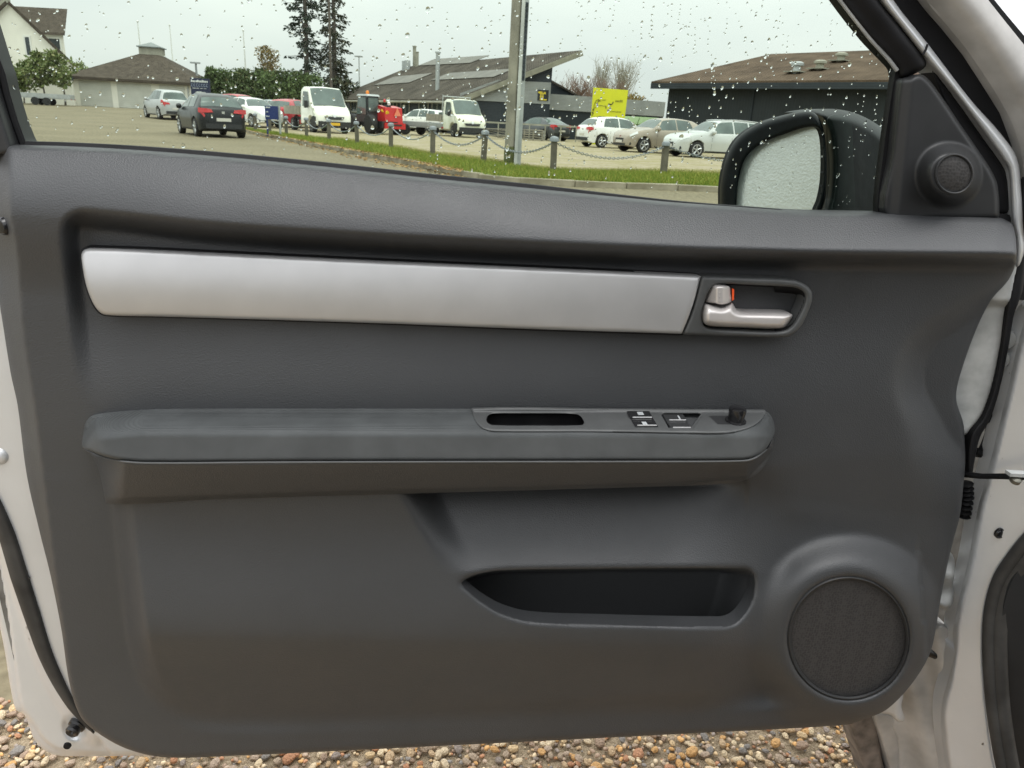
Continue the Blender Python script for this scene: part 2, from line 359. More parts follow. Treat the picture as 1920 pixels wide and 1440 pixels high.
def Wpan(x, y):
    ytop = np.interp(x, SILL[:, 0], SILL[:, 1]); yb = np.interp(x, [-50, 130, 400, 700, 1000, 1300, 1560, 1900], [400, 412, 438, 458, 473, 484, 490, 494])
    t = np.clip((y-ytop)/(yb-ytop), 0, 1)
    dsh = 0.046+0.008*ss(600, 1500, x); up = dsh*(1-(1-t)**(1.85-0.6*ss(600, 1500, x)))-0.016*np.clip(1-(y-ytop)/6, 0, 1)**2                                  # rounded shoulder under the window
    up = np.where(y > yb, dsh, up)
    fr = np.where(y > yb, dsh-(dsh-0.026)*ss(400, 560, y), up)*(1-0.25*(1-ss(100, 400, x)))     # shoulder running down into the left frame
    rec = ss(-24, 20, -sd(x, y, RECESS))                        # 1 inside the sunk middle field
    mid = 0.004+0.016*ss(560, 770, y)*(1-0.4*ss(1350, 1700, x)) 
    w = fr*(1-rec)+mid*rec
    # lower field
    xs = 795+(y-935)*0.52
    left = 0.040*(1-ss(-44, 36, x-xs))
    xr_ = ss(1230, 1500, x); right = (-0.020*(1-xr_)+0.002*xr_+0.060*np.clip((y-908)/165, 0, 1)**0.85*(1-ss(1270, 1490, x)*0.92))*ss(-44, 36, x-xs)
    yc = 1190+(x-250)*0.019
    q = y-yc; soft = 0.5*(q+np.sqrt(q*q+14**2)); crease = 0.020*ss(960, 1200, y)-0.00028*soft
    lowin = ss(-4, 44, -sd(x, y, LOW))
    wl = left+right+crease
    wl = 0.020*(1-lowin)+np.maximum(wl, -0.02)*lowin
    k = np.where(x > 1400, ss(840, 1010, y), ss(880, 905, y)); k = k+(ss(860, 960, y)-k)*ss(1340, 1430, x)*(1-ss(1430, 1500, x)); w = w*(1-k)+wl*k
    # speaker pod
    r = np.hypot(x-SPK[0], (y-SPK[1])*0.985)
    k = 1-ss(120, 200, r); w = w*(1-k)+0.046*k
    w = w-0.010*(1-ss(106, 119, r))
    # front end falls away
    d = -side_dist(x, y, CRE)
    w = w-(0.00052*np.clip(0.5*(d+np.sqrt(d*d+12**2)), 0, 150))*ss(496, 530, y)*(1-0.85*ss(730, 960, y))
    w = np.where((x > 1600) & (y > 496), np.maximum(w, -0.016), w)
    # left return
    d = side_dist(x, y, EDGE)
    w = w-0.0011*np.clip(d, 0, 80)
    return w
panel = patch('car_door', PAN, Wpan, M['plastic'], carb, step=5, holes=[POCKET], skirt=0.02, bev=(9, 0.006), hbev=(9, 0.004))
panel['label'] = 'open front door with black grained plastic trim'; door = panel
# map pocket
PK2 = crom(POCKET[::3], 3, True)
cxp, cyp = 1140., 1118.
PKO = A([cxp, cyp])+(POCKET-A([cxp, cyp]))*A([1.008, 1.03])
def Wpock(x, y):
    d = -sd(x, y, PKO)
    edge = Wpan(x, y)-0.006
    deep = -0.050+0.060*ss(1335, 1412, x-(1120-y)*0.3)
    k = ss(0, 8+7*ss(1330, 1400, x), d)
    return edge*(1-k)+deep*k
patch('map_pocket', PKO, Wpock, M['cavity'], door, step=3, skirt=0.0)['label'] = 'deep black map pocket moulded in the door panel'
# speaker grille
gp = P(A([SPK[0]]), A([SPK[1]]), A([0.05]))[0]
patch('speaker_grille', disc(SPK[0], SPK[1], 109, 111, 72), lambda x, y: np.full(len(x), 0.0385), M['grille'], door, step=6, skirt=0.004)['label'] = 'round punched speaker grille'
ring = [(disc(SPK[0], SPK[1], r, r*1.015, 72), w) for r, w in ((106, 0.034), (108, 0.0425), (111.5, 0.0450), (115, 0.0430), (118, 0.036))]
MBr = MB(); n = 72
vv = np.concatenate([P(d[:, 0], d[:, 1], np.full(n, w)) for d, w in ring]); MBr.add(vv, [(i*n+j, i*n+(j+1) % n, (i+1)*n+(j+1) % n, (i+1)*n+j) for i in range(4) for j in range(n)])
MBr.build('speaker_ring', M['plastic_smooth'], door, True)
# silver strip
STRIP = crom(A([(152.5, 481), (154, 473), (159, 468), (168, 466.5), (300, 471), (700, 490), (1000, 503), (1250, 514.5), (1300, 517), (1314, 518), (1314, 518.5), (1297, 578), (1279, 624), (1277, 625.5), (1240, 624.5), (1000, 617), (700, 605.6), (300, 593.5), (202, 591), (188, 586), (176, 571), (165, 546), (158, 519)], float), 5, True)
def Wstrip(x, y):
    yc = np.interp(x, [150, 700, 1310], [528, 548, 571]); t = (y-yc)/62
    return 0.030-0.006*t*t*1.0+0.002*t-0.020*(t > 2)
patch('silver_trim_strip', STRIP, lambda x, y: 0.023+0.010*(1-((y-np.interp(x, [150, 700, 1310], [545, 563, 585]))/85)**2), M['silver'], door, step=4, skirt=0.012, bev=(5, 0.003))['label'] = 'long satin silver trim strip, slightly scratched'
SG = A([740, 548.])+(STRIP-A([740, 548.]))*A([1.0045, 1.045])
patch('strip_rebate', SG, lambda x, y: 0.015+0.010*(1-((y-np.interp(x, [150, 700, 1310], [545, 563, 585]))/85)**2), M['rubber'], door, step=6, skirt=0.02)
# handle bezel
BEZ = crom(A([(1317, 518.5), (1400, 521), (1487, 525), (1507, 532), (1520, 543), (1523, 557), (1520, 572), (1507, 603), (1493, 622), (1480, 630), (1465, 632.5), (1400, 631), (1281, 627), (1280.5, 626), (1299, 579), (1316, 519)], float), 5, True)
BH = crom(A([(1320, 570), (1328, 549), (1338, 536), (1352, 532), (1420, 534.5), (1482, 538), (1501, 543), (1510, 553), (1508, 569), (1496, 595), (1484, 612), (1470, 620), (1440, 622), (1390, 620), (1333, 616), (1320, 610), (1316, 592)], float), 5, True)
bez = patch('handle_bezel', BEZ, lambda x, y: np.full(len(x), 0.030), M['switch'], door, step=3, holes=[BH], skirt=0.02, bev=(5, 0.004), hbev=(5, 0.004))
def Wcup(x, y):
    d = -sd(x, y, BH2); return 0.026-0.068*ss(0, np.where(x > 1450, 34, 9), d)
BH2 = A([1414., 577])+(BH-A([1414., 577]))*1.015
patch('handle_cup', BH2, Wcup, M['recess_shade'], door, step=3, skirt=0)
HAN = crom(A([(1322, 570), (1340, 573), (1354, 575.5), (1366, 571), (1372, 567), (1377, 574), (1382, 581), (1392, 584), (1430, 585), (1470, 586), (1482, 587.5), (1486, 592), (1480, 603), (1472, 613), (1462, 617), (1390, 614.5), (1332, 611), (1321, 607), (1318, 598), (1319, 582)], float), 5, True)
hw = patch('door_handle', HAN, lambda x, y: 0.034+0.010*(1-ss(1330, 1400, x))*ss(560, 590, y)*0.8, M['chrome_satin'], door, step=2, skirt=0.022, bev=(13, 0.016))
hw['label'] = 'satin metal inside door handle'
LCK = crom(A([(1343, 537), (1356, 536.5), (1368, 537.5), (1370, 550), (1371, 565), (1355, 571), (1340, 568.5), (1323, 565.5), (1328, 555), (1337, 539)], float), 4, True)
lk = patch('lock_lever', LCK, lambda x, y: 0.036-0.0007*np.clip(1344-x, 0, 60)-0.0006*np.clip(x-1356, 0, 60), M['chrome_satin'], door, step=2, skirt=0.02, bev=(3, 0.003))
for i in range(3):
    c = P(A([1350.-0.6*i]), A([548.5+7.5*i]), A([0.0365]))[0]
    MB().lathe([(0.0007, 0), (0.0005, 0.0006), (0.0001, 0.0008)], c, DN, 8).build('lever_dimple', M['chrome_satin'], lk, True)
MB().hexa(P(A([1372.5, 1376.5, 1376.2, 1372.5]), A([540.5, 542.5, 562, 564]), A([0.010]*4)), P(A([1372.5, 1376.5, 1376.2, 1372.5]), A([540.5, 542.5, 562, 564]), A([0.027]*4))).build('lock_mark', M['orange'], lk)
sc_ = MB(); c = P(A([1395.]), A([554.]), A([-0.02]))[0]; sc_.lathe([(0.0055, -0.004), (0.0055, 0.002), (0.0045, 0.004), (0.002, 0.0035), (0.0003, 0.0015)], c, DN, 16); sc_.build('handle_screw', M['bolt'], door, True)
# armrest
PAD = crom(A([(154.5, 838), (156, 812), (160, 793), (168, 782), (181, 776), (266, 768), (364, 765.5), (607, 765.5), (886, 766), (1150, 767.5), (1380, 769), (1430, 770), (1441, 774), (1450, 788), (1453, 805), (1450, 818), (1436, 841), (1415, 857), (1390, 862.5), (1183, 864), (860, 864.5), (526, 865), (282, 866.5), (226, 862.5), (193, 855), (166, 844)], float), 5, True)
def Wpad(x, y):
    y0 = np.interp(x, [150, 181, 266, 1441, 1460], [800, 776, 767, 770, 790]); t = np.clip((y-y0)/52, 0, 1)
    top = 0.018+0.066*(1-(1-t)**1.6)
    w = top+0.004*np.clip((y-y0-52)/46, 0, 1)
    q = np.clip(1-(x-152)/62, 0, 1); w = w-0.045*(1-np.sqrt(1-0.98*q*q)); q = np.clip((x-1402)/52, 0, 1); w = w-0.045*(1-np.sqrt(1-0.98*q*q)); w = np.maximum(w, Wpan(x, y)+0.005)
    return w
ARMB = crom(A([(158, 838), (168, 847), (195, 858), (228, 865), (282, 868), (700, 866), (1100, 865), (1390, 864), (1417, 859), (1438, 843), (1450, 822), (1449, 838), (1440, 862), (1425, 884), (1400, 899), (1360, 907), (1250, 912), (900, 922), (600, 930), (400, 936), (202, 944), (194, 920), (186, 885), (174, 858)], float), 5, True)
def Warm(x, y):
    yt = np.interp(x, [150, 168, 195, 228, 282, 1390, 1417, 1450], [836, 846, 857, 864, 867, 863, 858, 818]); yb = np.interp(x, [150, 215, 600, 900, 1250, 1400, 1450], [940, 944, 930, 922, 912, 898, 840])
    t = np.clip((y-yt)/np.maximum(yb-yt, 6), 0, 1)
    w = Wpad(np.maximum(x, 235), yt)+0.001-0.032*t**1.2-0.008*ss(0.85, 1.0, t)
    k = ss(172, 236, x); w = np.maximum((Wpan(x, y)+0.0008)*(1-k)+w*k, Wpan(x, y)+0.0008)
    return w
arm = patch('armrest', ARMB, Warm, M['plastic'], door, step=3, skirt=0.05, bev=(3, 0.002)); arm['label'] = 'dark brown-black lower half of the armrest'
SWP = crom(A([(886, 766.5), (888, 781), (892, 790), (902, 801), (914, 806.5), (930, 809), (1118, 809.5), (1300, 812.5), (1344, 813), (1372, 811), (1393, 806), (1411, 799), (1424, 790), (1432, 780), (1436, 771), (1432, 769.5), (1150, 767.5)], float), 5, True)
SWI = A([1160., 788])+(SWP-A([1160., 788]))*A([0.985, 0.86])
pad = patch('armrest_pad', PAD, Wpad, M['fabric'], arm, step=3, holes=[SWI], skirt=0.006, bev=(6, 0.006)); pad['label'] = 'worn grey fabric armrest pad'
SLOT = crom(A([(912, 786), (916, 778.5), (925, 775.5), (1000, 775), (1078, 776), (1088, 780), (1095, 790), (1096, 797), (1088, 799.5), (1000, 800), (924, 799), (914, 794)], float), 5, True)
SW1 = A([(1238, 775), (1318, 775), (1310, 787), (1298, 804), (1254, 804)], float)
def Wsw(x, y): return np.minimum(Wpad(np.clip(x, 300, 1380), y), 0.1)+0.0035+0.0
swp = patch('switch_panel', SWP, Wsw, M['switch'], arm, step=2.5, holes=[SLOT, SW1], skirt=0.003, bev=(5, 0.002), hbev=(3, 0.002)); swp['label'] = 'grey plastic window switch panel'
S2 = A([1004., 788])+(SLOT-A([1004., 788]))*A([1.01, 1.06])
patch('grip_slot', S2, lambda x, y: np.maximum(Wsw(x, y)-0.002-0.055*ss(0, 4, -sd(x, y, S2)), Wpan(x, y)+0.003), M['recess_shade'], arm, step=2, skirt=0)
S3 = A([1280., 789])+(SW1-A([1280., 789]))*A([1.03, 1.08])
patch('switch_well', S3, lambda x, y: Wsw(x, y)-0.002-0.016*ss(0, 4, -sd(x, y, S3)), M['cavity'], arm, step=2, skirt=0)
def button(name, quad, lift, mt, icon=None, edge=True):
    q = A(quad, float); b = patch(name, crom(q, 1, True), lambda x, y: Wsw(x, y)+lift, mt, arm, step=1.5, skirt=0.008, bev=(1.5, 0.001))
    if edge:
        p0, p1 = q[3], q[2]; a = A([p0+A([4, -2.5]), p1+A([-3, -2.5])])
        MB().tube(P(a[:, 0], a[:, 1], Wsw(a[:, 0], a[:, 1])+lift+0.0008), 0.0008, 6).build('button_edge', M['silver'], arm)
    if icon is not None:
        for ic in icon:
            ic = A(ic, float); MB().prism(P(ic[:, 0], ic[:, 1], Wsw(ic[:, 0], ic[:, 1])+lift+0.0012), -DN*0.0004).build('button_icon', M['icon'], arm)
    return b
button('window_lock_button', [(1178, 772), (1218, 772), (1225, 785), (1182, 785)], 0.003, M['knob'], [[(1194, 772.5), (1205, 772.5), (1208, 778), (1197, 778)]])
button('door_lock_button', [(1186, 789.5), (1228, 789.5), (1234, 800), (1191, 800)], 0.0025, M['knob'], [[(1203, 791), (1211, 791), (1215, 796.5), (1206, 796.5)]])
button('window_switch', [(1243, 777), (1281, 777), (1289, 790), (1251, 790)], -0.004, M['plastic_smooth'], [[(1270, 779.5), (1273, 779.5), (1277, 786.5), (1274, 786.5)]])
button('window_switch', [(1252, 792), (1289, 791), (1298, 804), (1258, 804)], -0.004, M['plastic_smooth'])
patch('mirror_switch_plate', A([(1331, 781), (1384, 780), (1396, 790), (1380, 795), (1346, 795)], float), lambda x, y: Wsw(x, y)+0.0008, M['plastic_smooth'], arm, step=2, skirt=0.002)
kc = P(A([1379.]), A([790.]), Wsw(A([1379.]), A([790.])))[0]
MB().lathe([(0.0115, 0.0), (0.0115, 0.0015), (0.009, 0.0022), (0.0088, 0.004), (0.0092, 0.009), (0.0096, 0.014), (0.0088, 0.0168), (0.006, 0.0178), (0.0005, 0.018)], kc, (0, -0.12, 1), 24).build('mirror_knob', M['knob'], arm, True)
# thin bright seam between pad and armrest
sm = crom(A([(158, 841), (168, 847), (195, 858), (228, 865), (282, 868.3), (526, 866.8), (860, 866), (1183, 865.6), (1390, 864.3), (1415, 859), (1437, 843)], float), 6)
MB().tube(P(sm[:, 0], sm[:, 1], Warm(sm[:, 0], sm[:, 1]+0.5)+0.0005), 0.0011, 6).build('armrest_seam', M['switch'], arm, True)
# window
GP = A([(-300, -600), (1180, -600), (1420, -250), (1580, 0), (1692, 140), (1664, 420), (1400, 408), (1000, 375), (600, 335), (200, 302), (-10, 292)], float)
GW = -0.035
gl = MB().prism(P(GP[:, 0], GP[:, 1], np.full(len(GP), GW)), -DN*0.004).build('window_glass', M['glass'], door); gl['label'] = 'green-tinted side window glass beaded with rain'
SL = crom(SILL[2:-3], 6)
patch('window_seal', np.concatenate([SL[:-8]-np.stack([0*SL[:-8, 0], 7-6*ss(900, 1450, SL[:-8, 0])], -1), (SL[:-8]+A([0, 14]))[::-1]]), lambda x, y: np.full(len(x), -0.022)+0.0003*(y-np.interp(x, SILL[:, 0], SILL[:, 1])), M['rubber'], door, step=4, skirt=0.01)
# rear window frame at the left
fr = patch('window_frame', crom(A([(-330, -620), (-250, -620), (-120, -240), (-8, 110), (2, 140), (10, 175), (24, 222), (40, 262), (46, 273), (40, 285), (-80, 288), (-100, 120)], float), 4, True), lambda x, y: -0.030+0.028*ss(0, 30, -side_dist(x, y, A([(-250., -620), (-120, -240), (2, 140), (46, 274)]))*-1), M['plastic_smooth'], door, step=4, skirt=0.03, bev=(7, 0.006))
MB().tube(P(A([-34., 4, 12, 26, 45]), A([40., 141, 176, 224, 276]), A([-0.026]*5)), 0.0035, 8).build('glass_run', M['rubber'], door, True)
c = P(A([7.]), A([424.]), Wpan(A([7.]), A([424.]))+0.002)[0]; MB().lathe([(0.0085, -0.01), (0.0085, 0.001), (0.0065, 0.004), (0.003, 0.0045), (0.0001, 0.0045)], c, DN+A([-0.6, 0, 0]), 20).build('trim_plug', M['knob'], door, True)
# front window frame and mirror sail
patch('window_frame', crom(A([(1160, -600), (1466, -160), (1576, 0), (1632, 72), (1668, 110), (1684, 128), (1689, 145), (1712, 140), (1736, 124), (1732, 107), (1686, 47), (1648, 0), (1540, -160), (1240, -600)], float), 4, True), lambda x, y: -0.018+0.004*np.sin((x-y*0.78)/16), M['rubber'], door, step=4, skirt=0.02, bev=(8, 0.008))
ed = A([(1464, -160), (1575, 0), (1631, 72), (1667, 112), (1682, 132)], float)
MB().tube(P(ed[:, 0], ed[:, 1], np.full(5, -0.026)), 0.0022, 8).build('frame_bead', M['galv'], door, True)
patch('frame_rail', crom(A([(1260, -600), (1560, -160), (1650, 0), (1690, 52), (1732, 106), (1789, 175), (1851, 259), (1880, 300), (1891, 320), (1896, 397), (1899, 420), (1904, 447), (1908, 500), (1921, 470), (1918, 420), (1915, 359), (1907, 297), (1876, 250), (1820, 187), (1739, 81), (1675, 0), (1580, -160), (1285, -600)], float), 4, True), lambda x, y: np.full(len(x), -0.012), M['paint'], door, step=3, skirt=0.03, bev=(12, 0.010))['label'] = 'silver painted edge rail of the door frame'
j = A([(1730, 103), (1736, 93), (1739, 83)], float); MB().tube(P(j[:, 0], j[:, 1], np.full(3, -0.0115)), 0.0012, 6).build('rail_joint', M['rubber'], door)
patch('corner_gasket', crom(A([(1745, 125), (1795, 190), (1845, 262), (1884, 318), (1892, 350), (1895, 392), (1890, 399), (1868, 398), (1800, 260)], float), 4, True), const(-0.024), M['rubber'], door, step=4, skirt=0.02, bev=(6, 0.005))
patch('sill_gasket', crom(A([(1868, 403), (1893, 403), (1894, 420), (1880, 414)], float), 3, True), const(-0.02), M['rubber'], door, step=3, skirt=0.01)
SAIL = crom(A([(1660, 408), (1672, 290), (1686, 160), (1690, 148), (1706, 145), (1722, 139), (1733, 142), (1746, 154), (1772, 190), (1800, 232), (1840, 290), (1862, 325), (1871, 350), (1874, 400), (1870, 409), (1760, 410)], float), 5, True)
TW = (1781., 327.)
def Wsail(x, y):
    r = np.hypot(x-TW[0], y-TW[1]); dx = np.clip((TW[0]-x)/60, 0, 1)*0.35+np.clip((y-TW[1])/60, 0, 1)*0.2
    return -0.008+0.030*(1-ss(34, 62+14*dx, r))-0.006*(1-ss(1662, 1690, x-(400-y)*0.1))
sail = patch('mirror_sail', SAIL, Wsail, M['plastic_smooth'], door, step=3, skirt=0.015, bev=(9, 0.008)); sail['label'] = 'black triangular mirror sail panel with round tweeter'
patch('tweeter_grille', disc(1789, 326, 33, 35, 40), lambda x, y: np.full(len(x), 0.0215)+0.003*(1-(np.hypot(x-1789, y-326)/34)**2), M['grille'], sail, step=4, skirt=0.004)
a = disc(1789, 326, 34.5, 36.5, 40); a = np.concatenate([a, a[:1]]); MB().tube(P(a[:, 0], a[:, 1], np.full(41, 0.0225)), 0.0012, 6, caps=False).build('tweeter_ring', M['plastic_smooth'], sail, True)
patch('glass_channel', crom(A([(1684, 120), (1694, 146), (1688, 170), (1672, 300), (1664, 404), (1646, 404), (1656, 290), (1670, 190), (1678, 140)], float), 4, True), const(-0.03), M['rubber'], door, step=3, skirt=0.01)
# door mirror outside the glass
MIR = crom(A([(1381, 385), (1384, 344), (1398, 297), (1429, 269), (1476, 250), (1507, 240), (1532, 239), (1540, 250), (1544, 281), (1543, 337), (1536, 375), (1528, 395), (1520, 450), (1384, 450), (1380, 420)], float), 5, True)
RIM = crom(A([(1350, 440), (1350, 385), (1351, 344), (1361, 297), (1382, 259), (1423, 231), (1476, 215), (1514, 208), (1530, 214), (1541, 232), (1548, 265), (1551, 312), (1548, 369), (1540, 397), (1532, 455), (1360, 455)], float), 5, True)
HOU = crom(A([(1500, 212), (1520, 207), (1560, 204), (1600, 211), (1640, 230), (1670, 256), (1690, 300), (1692, 440), (1640, 452), (1525, 450), (1545, 370), (1549, 312), (1546, 262), (1536, 230), (1522, 216)], float), 5, True)
def Wm(x, y): return -0.135-(1545-x)/165*0.13+(y-320)*0.00013
mirror = patch('side_mirror', RIM, lambda x, y: Wm(x, y)+0.016, M['black_gloss'], door, step=2.5, holes=[MIR], skirt=0.008, bev=(12, 0.014), hbev=(6, 0.005)); mirror['label'] = 'wet black door mirror housing seen through the glass'
mm = mat('rain_fogged_mirror', (0.72, 0.75, 0.745), 0.30, metal=0.5, bump=0.4, bscale=330, btype='voronoi', bdist=0.0005, var=0.05, vscale=160)
patch('mirror_glass', A([1462., 340])+(MIR-A([1462., 340]))*1.01, lambda x, y: Wm(x, y)+0.004+0.05*((y-330)/1400.), mm, mirror, step=5, skirt=0.004)
patch('mirror_shell', HOU, lambda x, y: Wm(np.minimum(x, 1545.), y)+0.010-0.040*(1-np.clip(-sd(x, y, HOU)/22, 0, 1))**2-0.05*ss(1545, 1690, x), M['black_gloss'], mirror, step=3, skirt=0.05)
patch('mirror_band', crom(A([(1556, 218), (1592, 220), (1599, 280), (1598, 440), (1552, 440), (1556, 320), (1552, 250)], float), 4, True), lambda x, y: Wm(np.minimum(x, 1545.), y)+0.013-0.040*(1-np.clip(-sd(x, y, HOU)/22, 0, 1))**2-0.05*ss(1545, 1690, x), mat('wet_grey_band', (0.014, 0.02, 0.02), 0.45, spec=.15, var=0.3, vscale=50), mirror, step=3, skirt=0.004)
# painted metal shell of the door
SH = crom(A([(-90, 520), (-10, 555), (30, 640), (60, 760), (90, 900), (120, 1060), (150, 1200), (175, 1310), (240, 1390), (330, 1412), (600, 1408), (600, 1300), (420, 1418), (330, 1421), (255, 1417), (150, 1418), (105, 1416), (80, 1404), (62, 1382), (46, 1340), (30, 1331), (20, 1290), (8, 1215), (-8, 1140), (-40, 1000), (-90, 860)], float), 4, True)
SH = crom(A([(-90, 520), (-10, 555), (60, 640), (90, 760), (120, 900), (150, 1060), (180, 1200), (205, 1310), (260, 1385), (340, 1400), (360, 1416), (255, 1417), (150, 1418), (105, 1416), (80, 1404), (62, 1382), (46, 1340), (30, 1331), (20, 1290), (8, 1215), (-8, 1140), (-40, 1000), (-90, 860)], float), 4, True)
SEALP = A([(-30, 900), (-8, 945), (14, 1005), (37, 1080), (60, 1150), (84, 1222), (108, 1275), (135, 1322), (160, 1355), (178, 1376)], float)
def Wsh(x, y):
    d = side_dist(x, y, crom(SEALP, 4))         # + on the outer (left) side
    w = -0.040-0.018*ss(-2, 30, d)+0.012*ss(30, 55, d)*0
    fl = side_dist(x, y, crom(A([(-20., 960), (0, 1045), (18, 1150), (33, 1260), (45, 1330), (62, 1352), (85, 1385), (110, 1402), (160, 1408), (340, 1412)]), 4))
    w = w-0.010*ss(0, 4, fl)
    r = np.hypot(x-143, y-1362); w = w-0.006*(1-ss(14, 30, r))
    return w
shell = patch('door_shell', SH, Wsh, M['paint'], door, step=4, skirt=0.035, bev=(10, 0.008)); shell['label'] = 'silver painted metal edge of the door'
patch('door_seal', strip(SEALP, [9, 13, 17, 18, 17, 15, 13, 10, 6, 3]), lambda x, y: np.full(len(x), -0.034), M['rubber_dusty'], door, step=3, skirt=0.015, bev=(14, 0.010))
c = P(A([146.]), A([1358.]), A([-0.052]))[0]; MB().lathe([(0.012, -0.004), (0.011, 0.004), (0.0085, 0.006), (0.009, 0.012), (0.007, 0.0145), (0.0035, 0.0135), (0.0005, 0.010)], c, DN+A([-0.25, 0, -0.15]), 20).build('rubber_stop', M['knob'], shell, True)
c = P(A([127.]), A([1397.]), A([-0.05]))[0]; MB().lathe([(0.005, 0), (0.0045, 0.003), (0.0005, 0.003)], c, DN, 14).build('drain_hole', M['rubber'], shell, True)
for (px_, py_) in ((54, 1083), (98, 1231)):
    c = P(A([float(px_)]), A([float(py_)]), A([-0.0385]))[0]; MB().lathe([(0.002, 0), (0.0015, 0.002), (0.0002, 0.002)], c, DN, 8).build('seal_clip', M['knob'], door)
c = P(A([2.]), A([852.]), A([-0.045]))[0]; MB().lathe([(0.012, 0), (0.010, 0.006), (0.006, 0.009), (0.0004, 0.010)], c, DN, 20).build('shell_dimple', M['paint'], shell, True)
# right-hand metal of the door, with its seal
RS = crom(A([(1860, 480), (1906, 496), (1903, 520), (1895, 560), (1888, 578), (1880, 640), (1862, 720), (1843, 775), (1822, 802), (1810, 815), (1790, 815), (1760, 740), (1790, 640), (1830, 560)], float), 4, True)
patch('shell_edge', RS, lambda x, y: -0.026-0.010*ss(560, 578, y)+0.006*np.sin((x+y*0.28-2020)/22), M['galv'], door, step=3, skirt=0.02, bev=(5, 0.004))['label'] = 'chalky bare metal edge of the door beside the trim'
rs = A([(1925, 330), (1919, 420), (1913, 500), (1905, 545), (1893, 590), (1884, 650), (1868, 730), (1849, 785), (1830, 815), (1822, 850), (1818, 890)], float)
patch('front_seal', strip(rs, [9, 9, 10, 12, 8, 7, 6, 7, 9, 8, 5]), const(-0.022), M['rubber'], door, step=3, skirt=0.02, bev=(6, 0.006))
RL = crom(A([(1745, 1010), (1786, 1040), (1790, 1075), (1787, 1095), (1789, 1115), (1783, 1138), (1770, 1143), (1745, 1120)], float), 4, True)
patch('hinge_plate', RL, lambda x, y: -0.020+0.006*np.cos((y-1080)/9), M['galv'], door, step=3, skirt=0.03, bev=(9, 0.010))
SB = crom(A([(1640, 1310), (1692, 1300), (1690, 1325), (1696, 1350), (1683, 1353), (1672, 1342), (1650, 1338), (1600, 1345)], float), 4, True)
patch('shell_corner', SB, lambda x, y: -0.02+0.003*np.sin(x/7), M['paint'], door, step=3, skirt=0.02, bev=(5, 0.006))
# outer skin behind everything
OS = A([(-80, 300), (400, 318), (1000, 380), (1640, 425), (1830, 440), (1800, 700), (1770, 900), (1740, 1150), (1690, 1290), (1600, 1350), (330, 1405), (120, 1395), (50, 1340), (-20, 1040), (-80, 800)], float)
MB().prism(P(OS[:, 0], OS[:, 1], np.full(len(OS), -0.110)), -DN*0.012).build('outer_skin', M['paint'], door)
MB().prism(P(OS[:, 0], OS[:, 1], np.full(len(OS), -0.066)), -DN*0.042).build('door_core', M['grime_shade'], door)

# ================================================================== THE CAR BODY
for o_ in (arm, lk, sail, shell, mirror):          # thing > part > sub-part: everything on the door is a sub-part of it
    for c_ in list(o_.children): c_.parent = door; c_.matrix_parent_inverse = Matrix.Identity(4)
body = carb
JAMB = crom(A([(1990, 540), (1930, 585), (1910, 640), (1891, 724), (1876, 786), (1859, 856), (1847, 902), (1833, 955), (1816, 1048), (1806, 1090), (1789, 1165), (1787, 1198), (1790, 1225), (1777, 1277), (1766, 1319), (1765, 1365), (1775, 1445), (1790, 1500), (1895, 1500), (1868, 1440), (1852, 1340), (1845, 1257), (1845, 1173), (1852, 1123), (1868, 1077), (1893, 1040), (1920, 1007), (1990, 940)], float), 5, True)
def Wj(x, y):
    d = -sd(x, y, JAMB)
    return -0.035+(x-1780)*0.0005+(y-1000)*0.00012-0.012*(1-ss(0, 9, side_dist(x, y, JL)*-1))
JL = crom(A([(1930, 585), (1910, 640), (1891, 724), (1876, 786), (1859, 856), (1847, 902), (1833, 955), (1816, 1048), (1806, 1090), (1789, 1165), (1787, 1198), (1777, 1277), (1766, 1319), (1765, 1365), (1775, 1445)], float), 4)
jb = patch('door_jamb', JAMB, Wj, M['paint'], body, step=4, skirt=0.02, bev=(5, 0.005)); jb['label'] = 'bright silver door jamb below the A-pillar'
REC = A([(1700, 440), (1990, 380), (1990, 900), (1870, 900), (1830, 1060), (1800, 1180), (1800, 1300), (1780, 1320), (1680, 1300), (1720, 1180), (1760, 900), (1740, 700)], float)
patch('hinge_recess', REC, lambda x, y: -0.13+0.0*x, M['grime_shade'], body, step=12, skirt=0.02)  # shade of the gap painted in, together with grime
LJ = crom(A([(1720, 1225), (1760, 1170), (1792, 1190), (1798, 1232), (1780, 1277), (1770, 1319), (1769, 1365), (1779, 1445), (1790, 1500), (1690, 1500), (1685, 1440), (1681, 1385), (1664, 1352), (1672, 1300)], float), 4, True)
patch('lower_pillar', LJ, lambda x, y: -0.072+0.0005*(x-1700)+0.004*np.sin((x-0.24*y)/11), M['paint_dirty'], body, step=4, skirt=0.04, bev=(6, 0.006))['label'] = 'dirty silver lower pillar streaked with mud'
patch('sill_flange', crom(A([(1655, 1335), (1676, 1345), (1690, 1385), (1706, 1440), (1722, 1500), (1690, 1500), (1668, 1440), (1652, 1385), (1638, 1340)], float), 4, True), const(-0.085), M['paint_dirty'], body, step=4, skirt=0.03, bev=(4, 0.004))
patch('splash_guard', crom(A([(1596, 1340), (1640, 1335), (1648, 1380), (1655, 1430), (1672, 1500), (1640, 1500), (1614, 1425), (1600, 1380)], float), 4, True), const(-0.095), mat('muddy_plastic', (0.17, 0.145, 0.125), 0.6, var=0.4, vscale=45, bump=0.2, bscale=120), body, step=4, skirt=0.04, bev=(8, 0.008))
patch('body_gap', A([(1640, 1380), (1652, 1375), (1668, 1440), (1695, 1510), (1670, 1510), (1655, 1440)], float), const(-0.112), M['rubber'], body, step=6, skirt=0.01)
